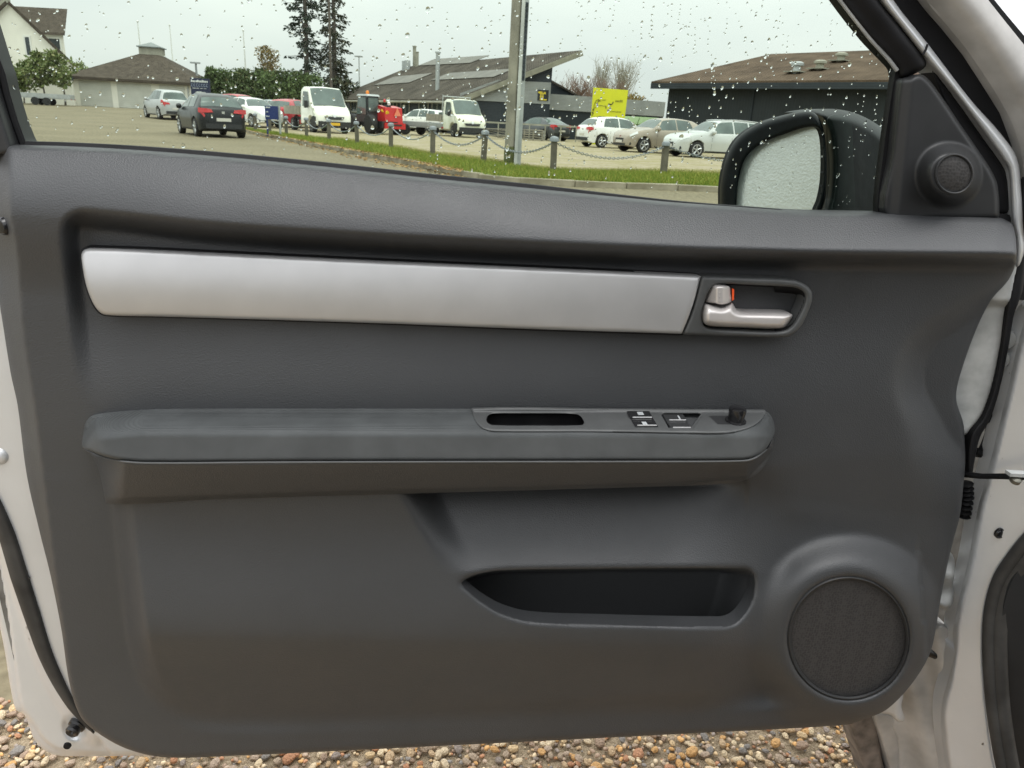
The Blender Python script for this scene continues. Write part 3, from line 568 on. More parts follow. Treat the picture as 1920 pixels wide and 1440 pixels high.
sp = A([(1990, 945), (1925, 1015), (1896, 1052), (1875, 1085), (1861, 1128), (1855, 1175), (1856, 1257), (1863, 1338), (1880, 1440), (1897, 1510)], float)
ps = crom(sp, 6); MB().tube(P(ps[:, 0], ps[:, 1], Wj(ps[:, 0]-12, ps[:, 1])+0.012), 0.0085, 10).build('opening_seal', M['rubber_dusty'], body, True)
sp2 = sp+A([17, 8]); ps = crom(sp2, 6); MB().tube(P(ps[:, 0], ps[:, 1], Wj(ps[:, 0]-30, ps[:, 1])+0.016), 0.011, 10).build('seal_lip', M['rubber_dusty'], body, True)
KP = crom(np.concatenate([sp+A([22, 6]), A([(2060, 1510), (2060, 900)])]), 3, True)
patch('kick_panel', KP, lambda x, y: 0.035+(x-1850)*0.0002, M['dark_cabin'], body, step=8, skirt=0.03)['label'] = 'black footwell trim inside the car'
def disc3(name, px_, py_, w, prof, mt, par, ax=DN, n=20):
    c = P(A([float(px_)]), A([float(py_)]), A([w]))[0]; return MB().lathe(prof, c, ax, n).build(name, mt, par, True)
disc3('jamb_plug', 1875, 1000, float(Wj(A([1875.]), A([1000.]))[0])+0.001, [(0.0075, -0.002), (0.0075, 0.001), (0.0060, 0.0022), (0.0045, 0.001), (0.0040, 0.0016), (0.0003, 0.0018)], M['knob'], body)
disc3('body_plug', 1751, 1222, -0.050, [(0.010, -0.012), (0.010, 0.004), (0.007, 0.008), (0.0065, 0.011), (0.0003, 0.011)], M['knob'], body, DN+A([1.2, 0, 0]))
disc3('hinge_bolt', 1880, 635, -0.045, [(0.014, -0.02), (0.0135, 0.006), (0.010, 0.011), (0.0004, 0.012)], M['galv'], body)
disc3('hinge_bolt', 1870, 672, -0.045, [(0.013, -0.02), (0.0125, 0.006), (0.009, 0.011), (0.0004, 0.012)], M['galv'], body)
h1 = A([(1836, 762), (1852, 772), (1858, 800), (1850, 830), (1838, 850), (1828, 846)], float); door_tube('hinge_arm', h1, -0.05, 0.006, M['rubber'], body)
# check strap and its bolt
cs = A([(1806, 889), (1840, 893), (1880, 893), (1930, 894)], float)
MB().tube(P(cs[:, 0], cs[:, 1], A([-0.03, 0.0, 0.04, 0.11])), [0.0045, 0.004, 0.0042, 0.0045], 6).build('check_strap', M['rubber'], body)
c = P(A([1906.]), A([888.]), A([0.104]))[0]; MB().box(c, (0.020, 0.010, 0.004)).build('strap_bracket', M['galv'], body)
c = P(A([1905.]), A([899.]), A([0.104]))[0]; MB().lathe([(0.006, -0.003), (0.006, 0.002), (0.003, 0.004), (0.0003, 0.004)], c, (0, -0.5, 0.9), 14).build('strap_bolt', M['bolt'], body, True)
# rubber wiring boot
bp_ = A([(1811, 905), (1812, 935), (1808, 968)], float); bpk = crom(bp_, 14)
MB().tube(P(bpk[:, 0], bpk[:, 1], np.full(len(bpk), -0.045)), 0.007+0.0028*np.sin(np.arange(len(bpk))*1.6), 10).build('wiring_boot', M['rubber'], body, True)
APL = A([(1366., -600), (1638, -160), (1736, 0), (1778, 50), (1820, 103), (1889, 212), (1914, 281), (1930, 360)])
patch('pillar_seal', crom(A([(1310, -600), (1590, -160), (1678, 0), (1742, 81), (1822, 187), (1878, 250), (1909, 297), (1917, 359), (1918, 440), (1910, 560), (1925, 560), (1960, 470), (1930, 360), (1916, 285), (1889, 212), (1820, 103), (1736, 0), (1640, -160), (1370, -600)], float), 4, True), const(-0.034), M['rubber'], body, step=4, skirt=0.02)
patch('a_pillar', crom(A([(1366, -600), (1638, -160), (1736, 0), (1778, 50), (1820, 103), (1889, 212), (1914, 281), (1930, 360), (1990, 440), (2080, 440), (2080, 300), (1990, 170), (1921, 85), (1853, 0), (1730, -160), (1460, -600)], float), 4, True), lambda x, y: -0.022+0.026*np.sin(np.clip((side_dist(x, y, APL)*-1)/125, 0, 1)*math.pi), M['paint_dirty'], body, step=5, skirt=0.06)['label'] = 'silver A-pillar at the upper right'
patch('pillar_edge', strip(A([(1465, -600), (1735, -160), (1857, 0), (1925, 82), (2000, 172), (2090, 300)], float), [5, 5, 6, 6, 6, 6]), const(-0.03), M['rubber'], body, step=3, skirt=0.05)
# rest of the car beside and behind the photographer: roof, sill, far side, seat
al = math.radians(65); e_ = -math.cos(al)*DU+math.sin(al)*DN; o_ = -(math.sin(al)*DU+math.cos(al)*DN)
hz = hinge.copy(); hz[2] = 0
def cb(s, o, z): return hz+s*e_+o*o_+A([0, 0, z])
def slab(name, s0, s1, o0, o1, z0, z1, mt):
    return MB().hexa([cb(s0, o0, z0), cb(s1, o0, z0), cb(s1, o1, z0), cb(s0, o1, z0)], [cb(s0, o0, z1), cb(s1, o0, z1), cb(s1, o1, z1), cb(s0, o1, z1)]).build(name, mt, body)
slab('roof', 1.0, 2.6, -1.35, -0.12, 1.46, 1.50, M['paint'])
slab('sill_beam', 0.35, 2.6, -0.16, -0.02, 0.20, 0.36, M['paint'])
slab('far_door', 0.5, 2.6, -1.45, -1.38, 0.25, 1.46, M['dark_cabin'])
slab('cabin_floor', 0.35, 2.6, -1.38, -0.16, 0.24, 0.28, M['dark_cabin'])
slab('rear_side', 1.45, 2.7, -0.10, -0.03, 0.25, 1.46, M['paint'])
seat = MB(); seat.hexa([cb(0.75, -0.65, 0.28), cb(1.3, -0.65, 0.28), cb(1.3, -0.2, 0.28), cb(0.75, -0.2, 0.28)], [cb(0.72, -0.65, 0.55), cb(1.3, -0.65, 0.50), cb(1.3, -0.2, 0.50), cb(0.72, -0.2, 0.55)])
seat.hexa([cb(1.22, -0.65, 0.5), cb(1.38, -0.65, 0.5), cb(1.38, -0.2, 0.5), cb(1.22, -0.2, 0.5)], [cb(1.42, -0.62, 1.15), cb(1.54, -0.62, 1.15), cb(1.54, -0.24, 1.15), cb(1.42, -0.24, 1.15)])
seat.build('driver_seat', M['dark_cabin'], body)

# unseen shelf added to block sky light from the hinge recess
sh4 = A([(1780, 470), (1990, 470), (1990, 540), (1800, 540)], float)
MB().hexa(P(A([1790., 2000, 2000, 1790]), A([430.]*4), A([-0.04, -0.04, -0.40, -0.40])), P(A([1790., 2000, 2000, 1790]), A([400.]*4), A([-0.04, -0.04, -0.40, -0.40]))).build('recess_sky_blocker', M['paint'], body)
# ================================================================== GROUND AND ROAD
def GZ(x, y): return 0.45*ss(36, 70, np.asarray(y, float))*ss(5, 20, -np.asarray(x, float))
def hor(px): return 230+0.0542*(px-960)
def sheet(name, poly, mt, z, step, skirt=0.0, label=None):
    poly = np.asarray(poly, float)
    o = patch(name, poly, lambda x, y: GZ(x, y)+z(x, y) if callable(z) else GZ(x, y)+z, mt, None, step=step, skirt=0, fn=lambda x, y, w: np.stack([x, y, w], -1))
    o['kind'] = 'structure'
    return o
def ground_mat(name, c1, c2, c3, s1, s2, rough=0.9, bump=0.5, bs=60, patchy=0.5):
    m = mat(name, c1, rough, spec=0.25); t = m.node_tree; b = t.nodes['Principled BSDF']; c = t.nodes['Texture Coordinate']
    def noise(s, d=6):
        n = t.nodes.new('ShaderNodeTexNoise'); n.inputs['Scale'].default_value = s; n.inputs['Detail'].default_value = d; t.links.new(c.outputs['Object'], n.inputs[0]); return n
    def ramp(n, a, bb, p0, p1):
        r = t.nodes.new('ShaderNodeValToRGB'); r.color_ramp.elements[0].position = p0; r.color_ramp.elements[1].position = p1
        r.color_ramp.elements[0].color = (*a, 1); r.color_ramp.elements[1].color = (*bb, 1); t.links.new(n.outputs[0], r.inputs[0]); return r
    n1 = noise(s1, 3); n2 = noise(s2, 2); r1 = ramp(n1, (0, 0, 0), (1, 1, 1), 0.40, 0.62); r2 = ramp(n2, c1, c2, 0.35, 0.65)
    mx = t.nodes.new('ShaderNodeMix'); mx.data_type = 'RGBA'
    mm_ = t.nodes.new('ShaderNodeMath'); mm_.operation = 'MULTIPLY'; mm_.inputs[1].default_value = patchy
    t.links.new(r1.outputs[0], mm_.inputs[0]); t.links.new(mm_.outputs[0], mx.inputs[0]); t.links.new(r2.outputs[0], mx.inputs[6]); mx.inputs[7].default_value = (*c3, 1)
    t.links.new(mx.outputs[2], b.inputs['Base Color'])
    bp = t.nodes.new('ShaderNodeBump'); bp.inputs['Strength'].default_value = bump; bp.inputs['Distance'].default_value = 0.02; n3 = noise(bs, 4)
    t.links.new(n3.outputs[0], bp.inputs['Height']); t.links.new(bp.outputs[0], b.inputs['Normal'])
    return m
M['road'] = ground_mat('weathered_asphalt', (0.115, 0.096, 0.058), (0.235, 0.200, 0.125), (0.25, 0.21, 0.135), 0.35, 14, 0.8, 0.35, 45, 0.4)
M['yard'] = ground_mat('gravel_yard_with_weeds', (0.27, 0.225, 0.15), (0.40, 0.345, 0.245), (0.24, 0.21, 0.075), 0.8, 9, 0.95, 0.5, 25, 0.55)
M['soil'] = ground_mat('field_ground', (0.12, 0.12, 0.07), (0.18, 0.16, 0.10), (0.10, 0.13, 0.05), 0.05, 1.0)
M['turf'] = ground_mat('mown_turf', (0.10, 0.17, 0.025), (0.16, 0.23, 0.04), (0.20, 0.19, 0.06), 1.5, 30, 0.9, 0.6, 60, 0.5)
M['grit'] = ground_mat('sandy_grit', (0.40, 0.31, 0.20), (0.58, 0.47, 0.32), (0.30, 0.24, 0.16), 9, 160, 0.9, 0.8, 220, 0.5)
gnd = sheet('ground', [(-500, -40), (500, -40), (500, 900), (-500, 900)], M['soil'], -0.06, 12)
KL = A([(385, 236), (415, 240), (445, 245), (500, 257), (560, 269), (640, 285), (730, 303), (800, 317), (870, 332), (960, 344), (1060, 350), (1200, 355), (1350, 361), (1500, 367), (1700, 374)], float)
kg = G(KL[:, 0], KL[:, 1])[:, :2]; kc = crom(kg, 6)
road = sheet('road', np.concatenate([[(-120, -20), (60, -20), (60, kc[-1][1]-1)], kc[::-1], [(kc[0][0]-0.5, kc[0][1]+3), (-17, 45), (-24, 75), (-120, 90)]]), M['road'], 0.0, 2.5)
VB = A([(385, 231), (415, 234), (445, 238), (560, 254), (640, 263), (733, 277), (811, 291), (906, 303), (1037, 321), (1244, 325), (1350, 329), (1500, 334), (1700, 340)], float)
vg = crom(G(VB[:, 0], VB[:, 1], 0.10)[:, :2], 5)
sheet('yard', np.concatenate([vg, [(60, vg[-1][1]), (120, 40), (120, 120), (-27, 120), (-24, 75), (-17, 45), (kc[0][0]-0.5, kc[0][1]+3)]]), M['yard'], 0.05, 2.5)
nrm = np.gradient(kc, axis=0); nrm /= np.linalg.norm(nrm, axis=1)[:, None]; nrm = np.stack([-nrm[:, 1], nrm[:, 0]], -1)
if nrm[len(nrm)//2][1] < 0: nrm = -nrm
verge = sheet('grass_verge', np.concatenate([kc+nrm*0.12, vg[::-1]]), M['turf'], 0.10, 0.5)
# kerb stones along the road edge
kerb = bpy.data.objects.new('kerb', None); COL.objects.link(kerb); kerb['kind'] = 'structure'; kerb.location = (float(kc[-20][0]), float(kc[-20][1]), 0)
WM['kerb'] = Matrix.Translation(kerb.location)
M['kerb'] = mat('mossy_concrete', (0.20, 0.175, 0.12), 0.9, var=0.35, vscale=4, bump=0.5, bscale=40, col2=(0.36, 0.32, 0.24))
seg = np.linalg.norm(np.diff(kc, axis=0), axis=1); cum = np.concatenate([[0], np.cumsum(seg)]); tot = cum[-1]
def kpt(s): return A([np.interp(s, cum, kc[:, 0]), np.interp(s, cum, kc[:, 1])])
bmk = bmesh.new(); bmesh.ops.create_cube(bmk, size=1); bmesh.ops.scale(bmk, vec=(0.985, 0.13, 0.24), verts=bmk.verts)
bmesh.ops.bevel(bmk, geom=list(bmk.edges), offset=0.012, segments=1, affect='EDGES'); kme = bpy.data.meshes.new('kerb_stone'); bmk.to_mesh(kme); bmk.free(); kme.materials.append(M['kerb'])
s_ = max(0.0, tot-62)
while s_ < tot-1:
    a, b = kpt(s_), kpt(s_+1.0); c = (a+b)/2; o = bpy.data.objects.new('kerb_stone', kme); COL.objects.link(o); o.parent = kerb; o.matrix_parent_inverse = WM['kerb'].inverted()
    nn = A([-(b-a)[1], (b-a)[0]]); nn = nn/np.linalg.norm(nn); nn = nn if nn[1] > 0 else -nn
    o.location = (c[0]+nn[0]*0.06, c[1]+nn[1]*0.06, -0.005+random.uniform(-0.014, 0.012)+float(GZ(c[0], c[1]))); o.rotation_euler = (random.uniform(-.02, .02), random.uniform(-.012, .012), math.atan2(b[1]-a[1], b[0]-a[0])+random.uniform(-.015, .015))
    s_ += 1.0
# grass blades, dry weeds and fallen leaves
def blades(name, pts, h, wd_, mt, lab, cat, lean=0.4):
    n = len(pts); a = rng.uniform(0, 2*math.pi, n); hh = h*rng.uniform(0.5, 1.3, n); ln = rng.normal(0, lean, (n, 2))*hh[:, None]
    u = np.stack([np.cos(a), np.sin(a)], -1)*wd_/2
    v = np.empty((n, 3, 3)); v[:, 0, :2] = pts[:, :2]-u; v[:, 1, :2] = pts[:, :2]+u; v[:, :2, 2] = pts[:, 2:3]; v[:, 2, :2] = pts[:, :2]+ln; v[:, 2, 2] = pts[:, 2]+hh
    me = bpy.data.meshes.new(name); me.vertices.add(3*n); me.vertices.foreach_set('co', v.reshape(-1)); me.loops.add(3*n); me.loops.foreach_set('vertex_index', np.arange(3*n, dtype=np.int32))
    me.polygons.add(n); me.polygons.foreach_set('loop_start', np.arange(0, 3*n, 3, dtype=np.int32)); me.update(calc_edges=True); me.materials.append(mt)
    o = bpy.data.objects.new(name, me); COL.objects.link(o); tag(o, lab, cat, kind='stuff'); return o
def island_mat(name, cols, rough=0.8, trans=0.0, obj_random=False):
    m = mat(name, cols[0], rough, spec=0.3); t = m.node_tree; b = t.nodes['Principled BSDF']
    if obj_random: g = t.nodes.new('ShaderNodeObjectInfo'); so = g.outputs['Random']
    else: g = t.nodes.new('ShaderNodeNewGeometry'); so = g.outputs['Random Per Island']
    r = t.nodes.new('ShaderNodeValToRGB'); r.color_ramp.interpolation = 'LINEAR'
    while len(r.color_ramp.elements) < len(cols): r.color_ramp.elements.new(0.5)
    for i, c in enumerate(cols): r.color_ramp.elements[i].position = i/(len(cols)-1); r.color_ramp.elements[i].color = (*c, 1)
    t.links.new(so, r.inputs[0]); t.links.new(r.outputs[0], b.inputs['Base Color'])
    if trans: b.inputs['Subsurface Weight'].default_value = 0
    return m
M['grassblade'] = island_mat('grass_blades', [(0.10, 0.17, 0.018), (0.16, 0.23, 0.03), (0.25, 0.28, 0.045), (0.34, 0.30, 0.07)])
M['dryblade'] = island_mat('dry_weeds', [(0.26, 0.24, 0.08), (0.36, 0.31, 0.13), (0.20, 0.24, 0.05), (0.32, 0.30, 0.11)])
def between(n, jit=0.05, t0=0, t1=1, s0=0.0, z=0.10):
    """random points between the kerb line and the back edge of the verge"""
    k = rng.uniform(s0, 1, n); t = rng.uniform(t0, t1, n); ka = np.linspace(0, 1, len(kc)); va = np.linspace(0, 1, len(vg))
    # match by photo column
    kx = proj(np.c_[kc, np.zeros(len(kc))])[0]; vx = proj(np.c_[vg, np.full(len(vg), .1)])[0]
    X = 390+k*1160
    p = np.stack([np.interp(X, kx, kc[:, 0]), np.interp(X, kx, kc[:, 1])], -1)+A([0, 0.12]); q = np.stack([np.interp(X, vx, vg[:, 0]), np.interp(X, vx, vg[:, 1])], -1)
    r = p+(q-p)*t[:, None]+rng.normal(0, jit, (n, 2)); return np.c_[r, GZ(r[:, 0], r[:, 1])+z]
blades('verge_grass', between(60000, 0.04, 0.0, 1.02), 0.085, 0.012, M['grassblade'], 'short green grass on the verge beside the road', 'grass')
dw = between(30000, 0.12, 0.98, 1.55, 0.2, 0.05); blades('dry_weeds', dw, 0.09, 0.010, M['dryblade'], 'dry yellow weeds behind the verge posts', 'weeds', 0.7)
M['leaf'] = island_mat('fallen_leaves', [(0.26, 0.14, 0.05), (0.36, 0.20, 0.06), (0.24, 0.17, 0.08), (0.40, 0.27, 0.09)])
lf = between(4200, 0.10, -0.08, 0.10, 0.05, 0.115); lf = lf[lf[:, 0] < -1.2]; lf2 = between(1800, 0.16, -0.24, -0.10, 0.05, 0.012); lf2 = lf2[lf2[:, 0] < -1.0]; lf = np.concatenate([lf, lf2]); blades('leaf_litter', lf, 0.02, 0.07, M['leaf'], 'orange fallen leaves along the kerb', 'leaves', 3.0)
# ------------------------------------------------------------------ gravel under the door
gb = G(A([-60., 0, 300, 900, 1400, 1900]), A([1330., 1336, 1340, 1330, 1320, 1300]))[:, :2]
gl_ = sheet('gravel_bed', np.concatenate([[(-2.5, gb[0][1]+0.05)], gb, [(2.5, gb[-1][1]), (2.5, -1.5), (-2.5, -1.5)]]), M['grit'], 0.006, 0.06)
stones = []
for k_ in range(7):
    bm = bmesh.new(); bmesh.ops.create_icosphere(bm, subdivisions=2, radius=1)
    sv_ = rng.normal(0, 1, (9, 3)); sv_ /= np.linalg.norm(sv_, axis=1)[:, None]
    for v in bm.verts:
        c = A(v.co); f = 1+0.10*np.sin(3*c[0]+k_)*np.cos(2.5*c[1]+2*k_)
        for q in sv_: f = min(f, 0.80/max(0.5, float(c @ q)) if c @ q > 0.80 else f)
        v.co = v.co*float(f)
    bmesh.ops.scale(bm, vec=(1, random.uniform(0.62, 0.85), random.uniform(0.45, 0.62)), verts=bm.verts)
    me = bpy.data.meshes.new('stone'); bm.to_mesh(me); bm.free(); me.polygons.foreach_set('use_smooth', [True]*len(me.polygons)); stones.append(me)
SC = [(0.40, 0.30, 0.19), (0.30, 0.24, 0.18), (0.46, 0.35, 0.21), (0.22, 0.19, 0.17), (0.50, 0.42, 0.30), (0.36, 0.19, 0.11), (0.34, 0.27, 0.21), (0.46, 0.28, 0.12), (0.27, 0.20, 0.15), (0.54, 0.45, 0.31), (0.19, 0.18, 0.17), (0.37, 0.29, 0.20)]
def stone_mat(name, objr):
    m = island_mat(name, SC, 0.6, obj_random=objr); t = m.node_tree; b = t.nodes['Principled BSDF']
    c = t.nodes['Texture Coordinate']; n = t.nodes.new('ShaderNodeTexNoise'); n.inputs['Scale'].default_value = 2.5 if objr else 230; n.inputs['Detail'].default_value = 6; t.links.new(c.outputs['Object'], n.inputs[0])
    mx = t.nodes.new('ShaderNodeMix'); mx.data_type = 'RGBA'; mx.blend_type = 'MULTIPLY'; mx.inputs[0].default_value = 0.55; r2 = t.nodes.new('ShaderNodeValToRGB'); r2.color_ramp.elements[0].position = 0.3; r2.color_ramp.elements[1].position = 0.7; r2.color_ramp.elements[0].color = (1.5, 1.40, 1.25, 1); r2.color_ramp.elements[1].color = (2.25, 2.15, 1.98, 1)
    t.links.new(n.outputs[0], r2.inputs[0]); t.links.new(t.nodes['Color Ramp'].outputs[0], mx.inputs[6]); t.links.new(r2.outputs[0], mx.inputs[7]); t.links.new(mx.outputs[2], b.inputs['Base Color'])
    bp = t.nodes.new('ShaderNodeBump'); bp.inputs['Strength'].default_value = 0.5; bp.inputs['Distance'].default_value = 0.1 if objr else .001; t.links.new(n.outputs[0], bp.inputs['Height']); t.links.new(bp.outputs[0], b.inputs['Normal'])
    t = m.node_tree; m.node_tree.nodes['Color Ramp'].color_ramp.interpolation = 'CONSTANT'
    return m
M['stone'] = stone_mat('pebble', True); M['stone_many'] = stone_mat('pebbles', False)
for me in stones: me.materials.append(M['stone'])
cand = []
n = 22000
X = rng.uniform(-1.5, 1.5, n); Y = rng.uniform(0.55, 1.55, n)
S = np.exp(rng.normal(math.log(0.0060), 0.36, n)); S = np.clip(S, 0.003, 0.0155)
order = np.argsort(-S); placed = np.zeros((0, 3)); keep = []
for i in order:
    if Y[i] > np.interp(X[i], gb[:, 0], gb[:, 1])+0.02: continue
    if len(placed) and (np.hypot(placed[:, 0]-X[i], placed[:, 1]-Y[i]) < 0.50*(placed[:, 2]+S[i])).any(): continue
    placed = np.vstack([placed, [X[i], Y[i], S[i]]]); keep.append(i)
pp = np.c_[placed[:, :2], np.full(len(placed), 0.01)]; ux, uy = proj(pp)
iv, _, _ = poly_near(ux, uy, PAN)
vis = (ux > -10) & (ux < 1660) & (uy < 1455) & (uy > 1330) & ~iv
rank = sorted(np.nonzero(vis)[0], key=lambda i: -placed[i, 2])[:300]; rs_ = set(int(i) for i in rank)
many = MB()
mv = [np.array([v.co[:] for v in me.vertices]) for me in stones]; mf = [[tuple(p.vertices) for p in me.polygons] for me in stones]
allv, allf, nv = [], [], 0
for i in range(len(placed)):
    x, y, s = placed[i]; rz = rng.uniform(0, 6.28); tx, ty = rng.normal(0, 0.25, 2); k_ = i % 7; z = 0.008+s*0.30+rng.uniform(0, 0.006)
    if i in rs_:
        o = bpy.data.objects.new('stone', stones[k_]); COL.objects.link(o); o.parent = gl_; o.location = (x, y, z); o.rotation_euler = (tx, ty, rz); o.scale = (s, s, s)
    else:
        R = np.array((Matrix.Rotation(rz, 3, 'Z') @ Matrix.Rotation(ty, 3, 'Y') @ Matrix.Rotation(tx, 3, 'X')))
        allv.append(mv[k_]*s @ R.T+A([x, y, z])); allf += [tuple(j+nv for j in f) for f in mf[k_]]; nv += len(mv[k_])
# fine grit pieces
ng = 11000
for i in range(ng):
    x = rng.uniform(-1.5, 1.5); y = rng.uniform(0.7, 1.45)
    if y > np.interp(x, gb[:, 0], gb[:, 1])+0.03: continue
    s = rng.uniform(0.002, 0.0052); a = rng.uniform(0, 6.28); oc = A([(s, 0, 0), (0, s, 0), (-s, 0, 0), (0, -s, 0), (0, 0, s*0.8), (0, 0, -s)]); ca, sa = math.cos(a), math.sin(a)
    allv.append(oc @ A([(ca, sa, 0), (-sa, ca, 0), (0, 0, 1)])+A([x, y, 0.010])); allf += [tuple(j+nv for j in f) for f in ((0, 1, 4), (1, 2, 4), (2, 3, 4), (3, 0, 4), (1, 0, 5), (2, 1, 5), (3, 2, 5), (0, 3, 5))]; nv += 6
gv = ob('gravel', np.concatenate(allv), allf, M['stone_many'], None, True, fix=False); tag(gv, 'mixed brown and grey pebbles on the ground below the door', 'gravel', kind='stuff')
# ================================================================== BUILDINGS
def bmat(name, c=(0.5, 0.5, 0.5), **k): return mat(name, c, k.pop('rough', 0.8), **k)
M['white_wall'] = bmat('white_render', (0.84, 0.82, 0.74), var=0.06, vscale=0.7)
M['white_paint'] = bmat('white_painted_boards', (0.60, 0.60, 0.55), var=0.07, vscale=1.2, bump=0.4, bscale=3.2, btype='wavez', bdist=0.03)
M['tile'] = bmat('dark_brown_tiles', spec=0.12, rough=0.95, c=(0.085, 0.07, 0.055), var=0.25, vscale=2.5, bump=0.6, bscale=3, btype='wavez', bdist=0.05)
M['eternit'] = bmat('brown_corrugated_sheets', spec=0.12, rough=0.95, c=(0.088, 0.076, 0.062), var=0.3, vscale=0.8, vdetail=9, bump=0.7, bscale=2.2, btype='wave', bdist=0.06)
M['eternit2'] = bmat('rusty_brown_corrugated_sheets', spec=0.12, rough=0.95, c=(0.115, 0.082, 0.058), var=0.3, vscale=0.9, vdetail=9, bump=0.7, bscale=2.2, btype='wave', bdist=0.06)
M['dark_clad'] = bmat('dark_slate_cladding', (0.024, 0.031, 0.038), var=0.15, vscale=1.0, bump=0.3, bscale=3, btype='wavez', bdist=0.02)
M['black_clad'] = bmat('black_timber_cladding', (0.020, 0.025, 0.029), var=0.15, vscale=1.0, bump=0.4, bscale=2.6, btype='wave', bdist=0.02)
M['grey_band'] = bmat('grey_corrugated_band', (0.30, 0.31, 0.30), var=0.1, vscale=1.5, bump=0.5, bscale=3.5, btype='wavez', bdist=0.03)
M['fascia'] = bmat('weathered_fascia', (0.33, 0.32, 0.26), var=0.2, vscale=2)
M['pane'] = mat('window_pane', (0.035, 0.045, 0.05), 0.12, spec=0.6, var=0.3, vscale=1)
M['steel'] = mat('galvanised_steel', (0.42, 0.44, 0.44), 0.45, metal=0.4, var=0.15, vscale=3)
M['white_gloss'] = mat('white_gloss_paint', (0.78, 0.78, 0.74), 0.4, var=0.04, vscale=3)
Z3 = A([0, 0, 1.])
def V(*a): return A(a, float)
def quad_on(o, du, dv, u0, u1, v0, v1, d, nrm_):
    """box on a wall plane: o origin, du/dv unit directions, d thickness outwards along nrm_"""
    p = [o+du*u0+dv*v0, o+du*u1+dv*v0, o+du*u1+dv*v1, o+du*u0+dv*v1]; return p, nrm_*d
def wall_window(parent, o, du, nrm_, u0, u1, v0, v1, frame=0.09, fm=None, cross=False):
    """a window: frame (4 bars) with a recessed-looking pane set in it"""
    f = MB(); fm = fm or M['white_gloss']
    for a in ((u0, u1, v0, v0+frame), (u0, u1, v1-frame, v1), (u0, u0+frame, v0+frame, v1-frame), (u1-frame, u1, v0+frame, v1-frame)):
        p, e = quad_on(o-nrm_*0.01, du, Z3, *a, 0.07, nrm_); f.prism(p, e)
    if cross:
        p, e = quad_on(o-nrm_*0.01, du, Z3, (u0+u1)/2-.03, (u0+u1)/2+.03, v0+frame, v1-frame, 0.05, nrm_); f.prism(p, e)
    w = f.build('window', fm, parent)
    p, e = quad_on(o-nrm_*0.005, du, Z3, u0+frame*.8, u1-frame*.8, v0+frame*.8, v1-frame*.8, 0.03, nrm_); MB().prism(p, e).build('pane', M['pane'], w)
    return w
def px_wall(pa, Ya, pb, Yb):
    a = at(A(pa[0]*1.), A(pa[1]*1.), Ya); b = at(A(pb[0]*1.), A(pb[1]*1.), Yb); return a, b
# ---- big workshop with a tall mono-pitch roof
E0 = at(A(863.), A(180.), 56.); R0 = at(A(1074.), A(98.), 55.); dd_ = V(-0.5, 0.866, 0); LEN = 30
ws = thing('workshop', (-3, 60, 0), 'long dark workshop with brown corrugated mono-pitch roof and thin flues', 'building')
up_ = np.cross(dd_, R0-E0); up_ = up_/np.linalg.norm(up_); up_ = up_ if up_[2] > 0 else -up_
ov = (R0-E0)/np.linalg.norm(R0-E0)
ra, rb, rc, rd = E0-ov*0.7-dd_*0.5, R0+ov*0.3-dd_*0.5, R0+ov*0.3+dd_*LEN, E0-ov*0.7+dd_*LEN
roof = MB().prism([ra, rb, rc, rd], -up_*0.10).build('roof', M['eternit'], ws)
MB().prism([ra-dd_*.03-up_*.02, rb-dd_*.03-up_*.02, rb-dd_*.03-up_*.36, ra-dd_*.03-up_*.36], -dd_*0.05).build('fascia', M['fascia'], roof)
MB().tube([ra-up_*.16-ov*.08, rd-up_*.16-ov*.08], 0.09, 8).build('gutter', M['fascia'], roof)
def ground_of(p): return V(p[0], p[1], 0)
GX = float(at(A(1032.), A(170.), 55.3)[0])
topx = lambda s: E0+(R0-E0)*s-up_*0.12
s1 = (GX-E0[0])/(R0[0]-E0[0])
gable = [ground_of(E0), V(GX, 55.25, 0), topx(s1), topx(0)]
MB().prism(gable, dd_*0.3).build('gable_wall', M['dark_clad'], ws)
MB().prism([ground_of(E0)-dd_*0, ground_of(E0)+dd_*LEN, E0+dd_*LEN-up_*.12, E0-up_*.12], V(0.5, 0.2, 0)).build('front_wall', M['dark_clad'], ws)
gdu = V(GX-E0[0], -0.75, 0); gl2 = np.linalg.norm(gdu); gdu /= gl2; gn = V(gdu[1], -gdu[0], 0)
p, e = quad_on(ground_of(E0), gdu, Z3, 0.0, gl2+.02, 2.35, 3.75, 0.06, gn); p[3] = p[0]+Z3*0.42; p = [p[0], p[1], p[2], p[0]+gdu*2.6+Z3*1.40, p[3]]; MB().prism(p, e).build('wall_band', M['grey_band'], ws)
sg = MB(); p, e = quad_on(ground_of(E0)+gn*.065, gdu, Z3, 5.45, 6.20, 2.55, 3.25, 0.04, gn); sgn = sg.prism(p, e).build('wall_sign', mat('black_board', (0.015, 0.016, 0.016), 0.5), ws); sgn['label'] = 'small black sign with yellow lettering'
tx = MB()
for (u0, u1, v0, v1) in ((5.49, 5.78, 3.02, 3.14), (5.62, 6.02, 2.98, 3.05), (5.64, 5.72, 2.84, 2.98), (5.78, 5.85, 2.84, 2.98), (5.62, 5.88, 2.78, 2.84), (5.64, 5.72, 2.64, 2.78), (5.78, 5.86, 2.64, 2.78), (5.62, 6.10, 2.58, 2.66), (5.86, 6.00, 3.06, 3.12)):
    p, e = quad_on(ground_of(E0)+gn*.106, gdu, Z3, u0, u1, v0, v1, 0.01, gn); tx.prism(p, e)
tx.build('sign_lettering', mat('yellow_letters', (0.65, 0.50, 0.03), 0.5), sgn)
fn_ = V(-0.866, -0.5, 0)
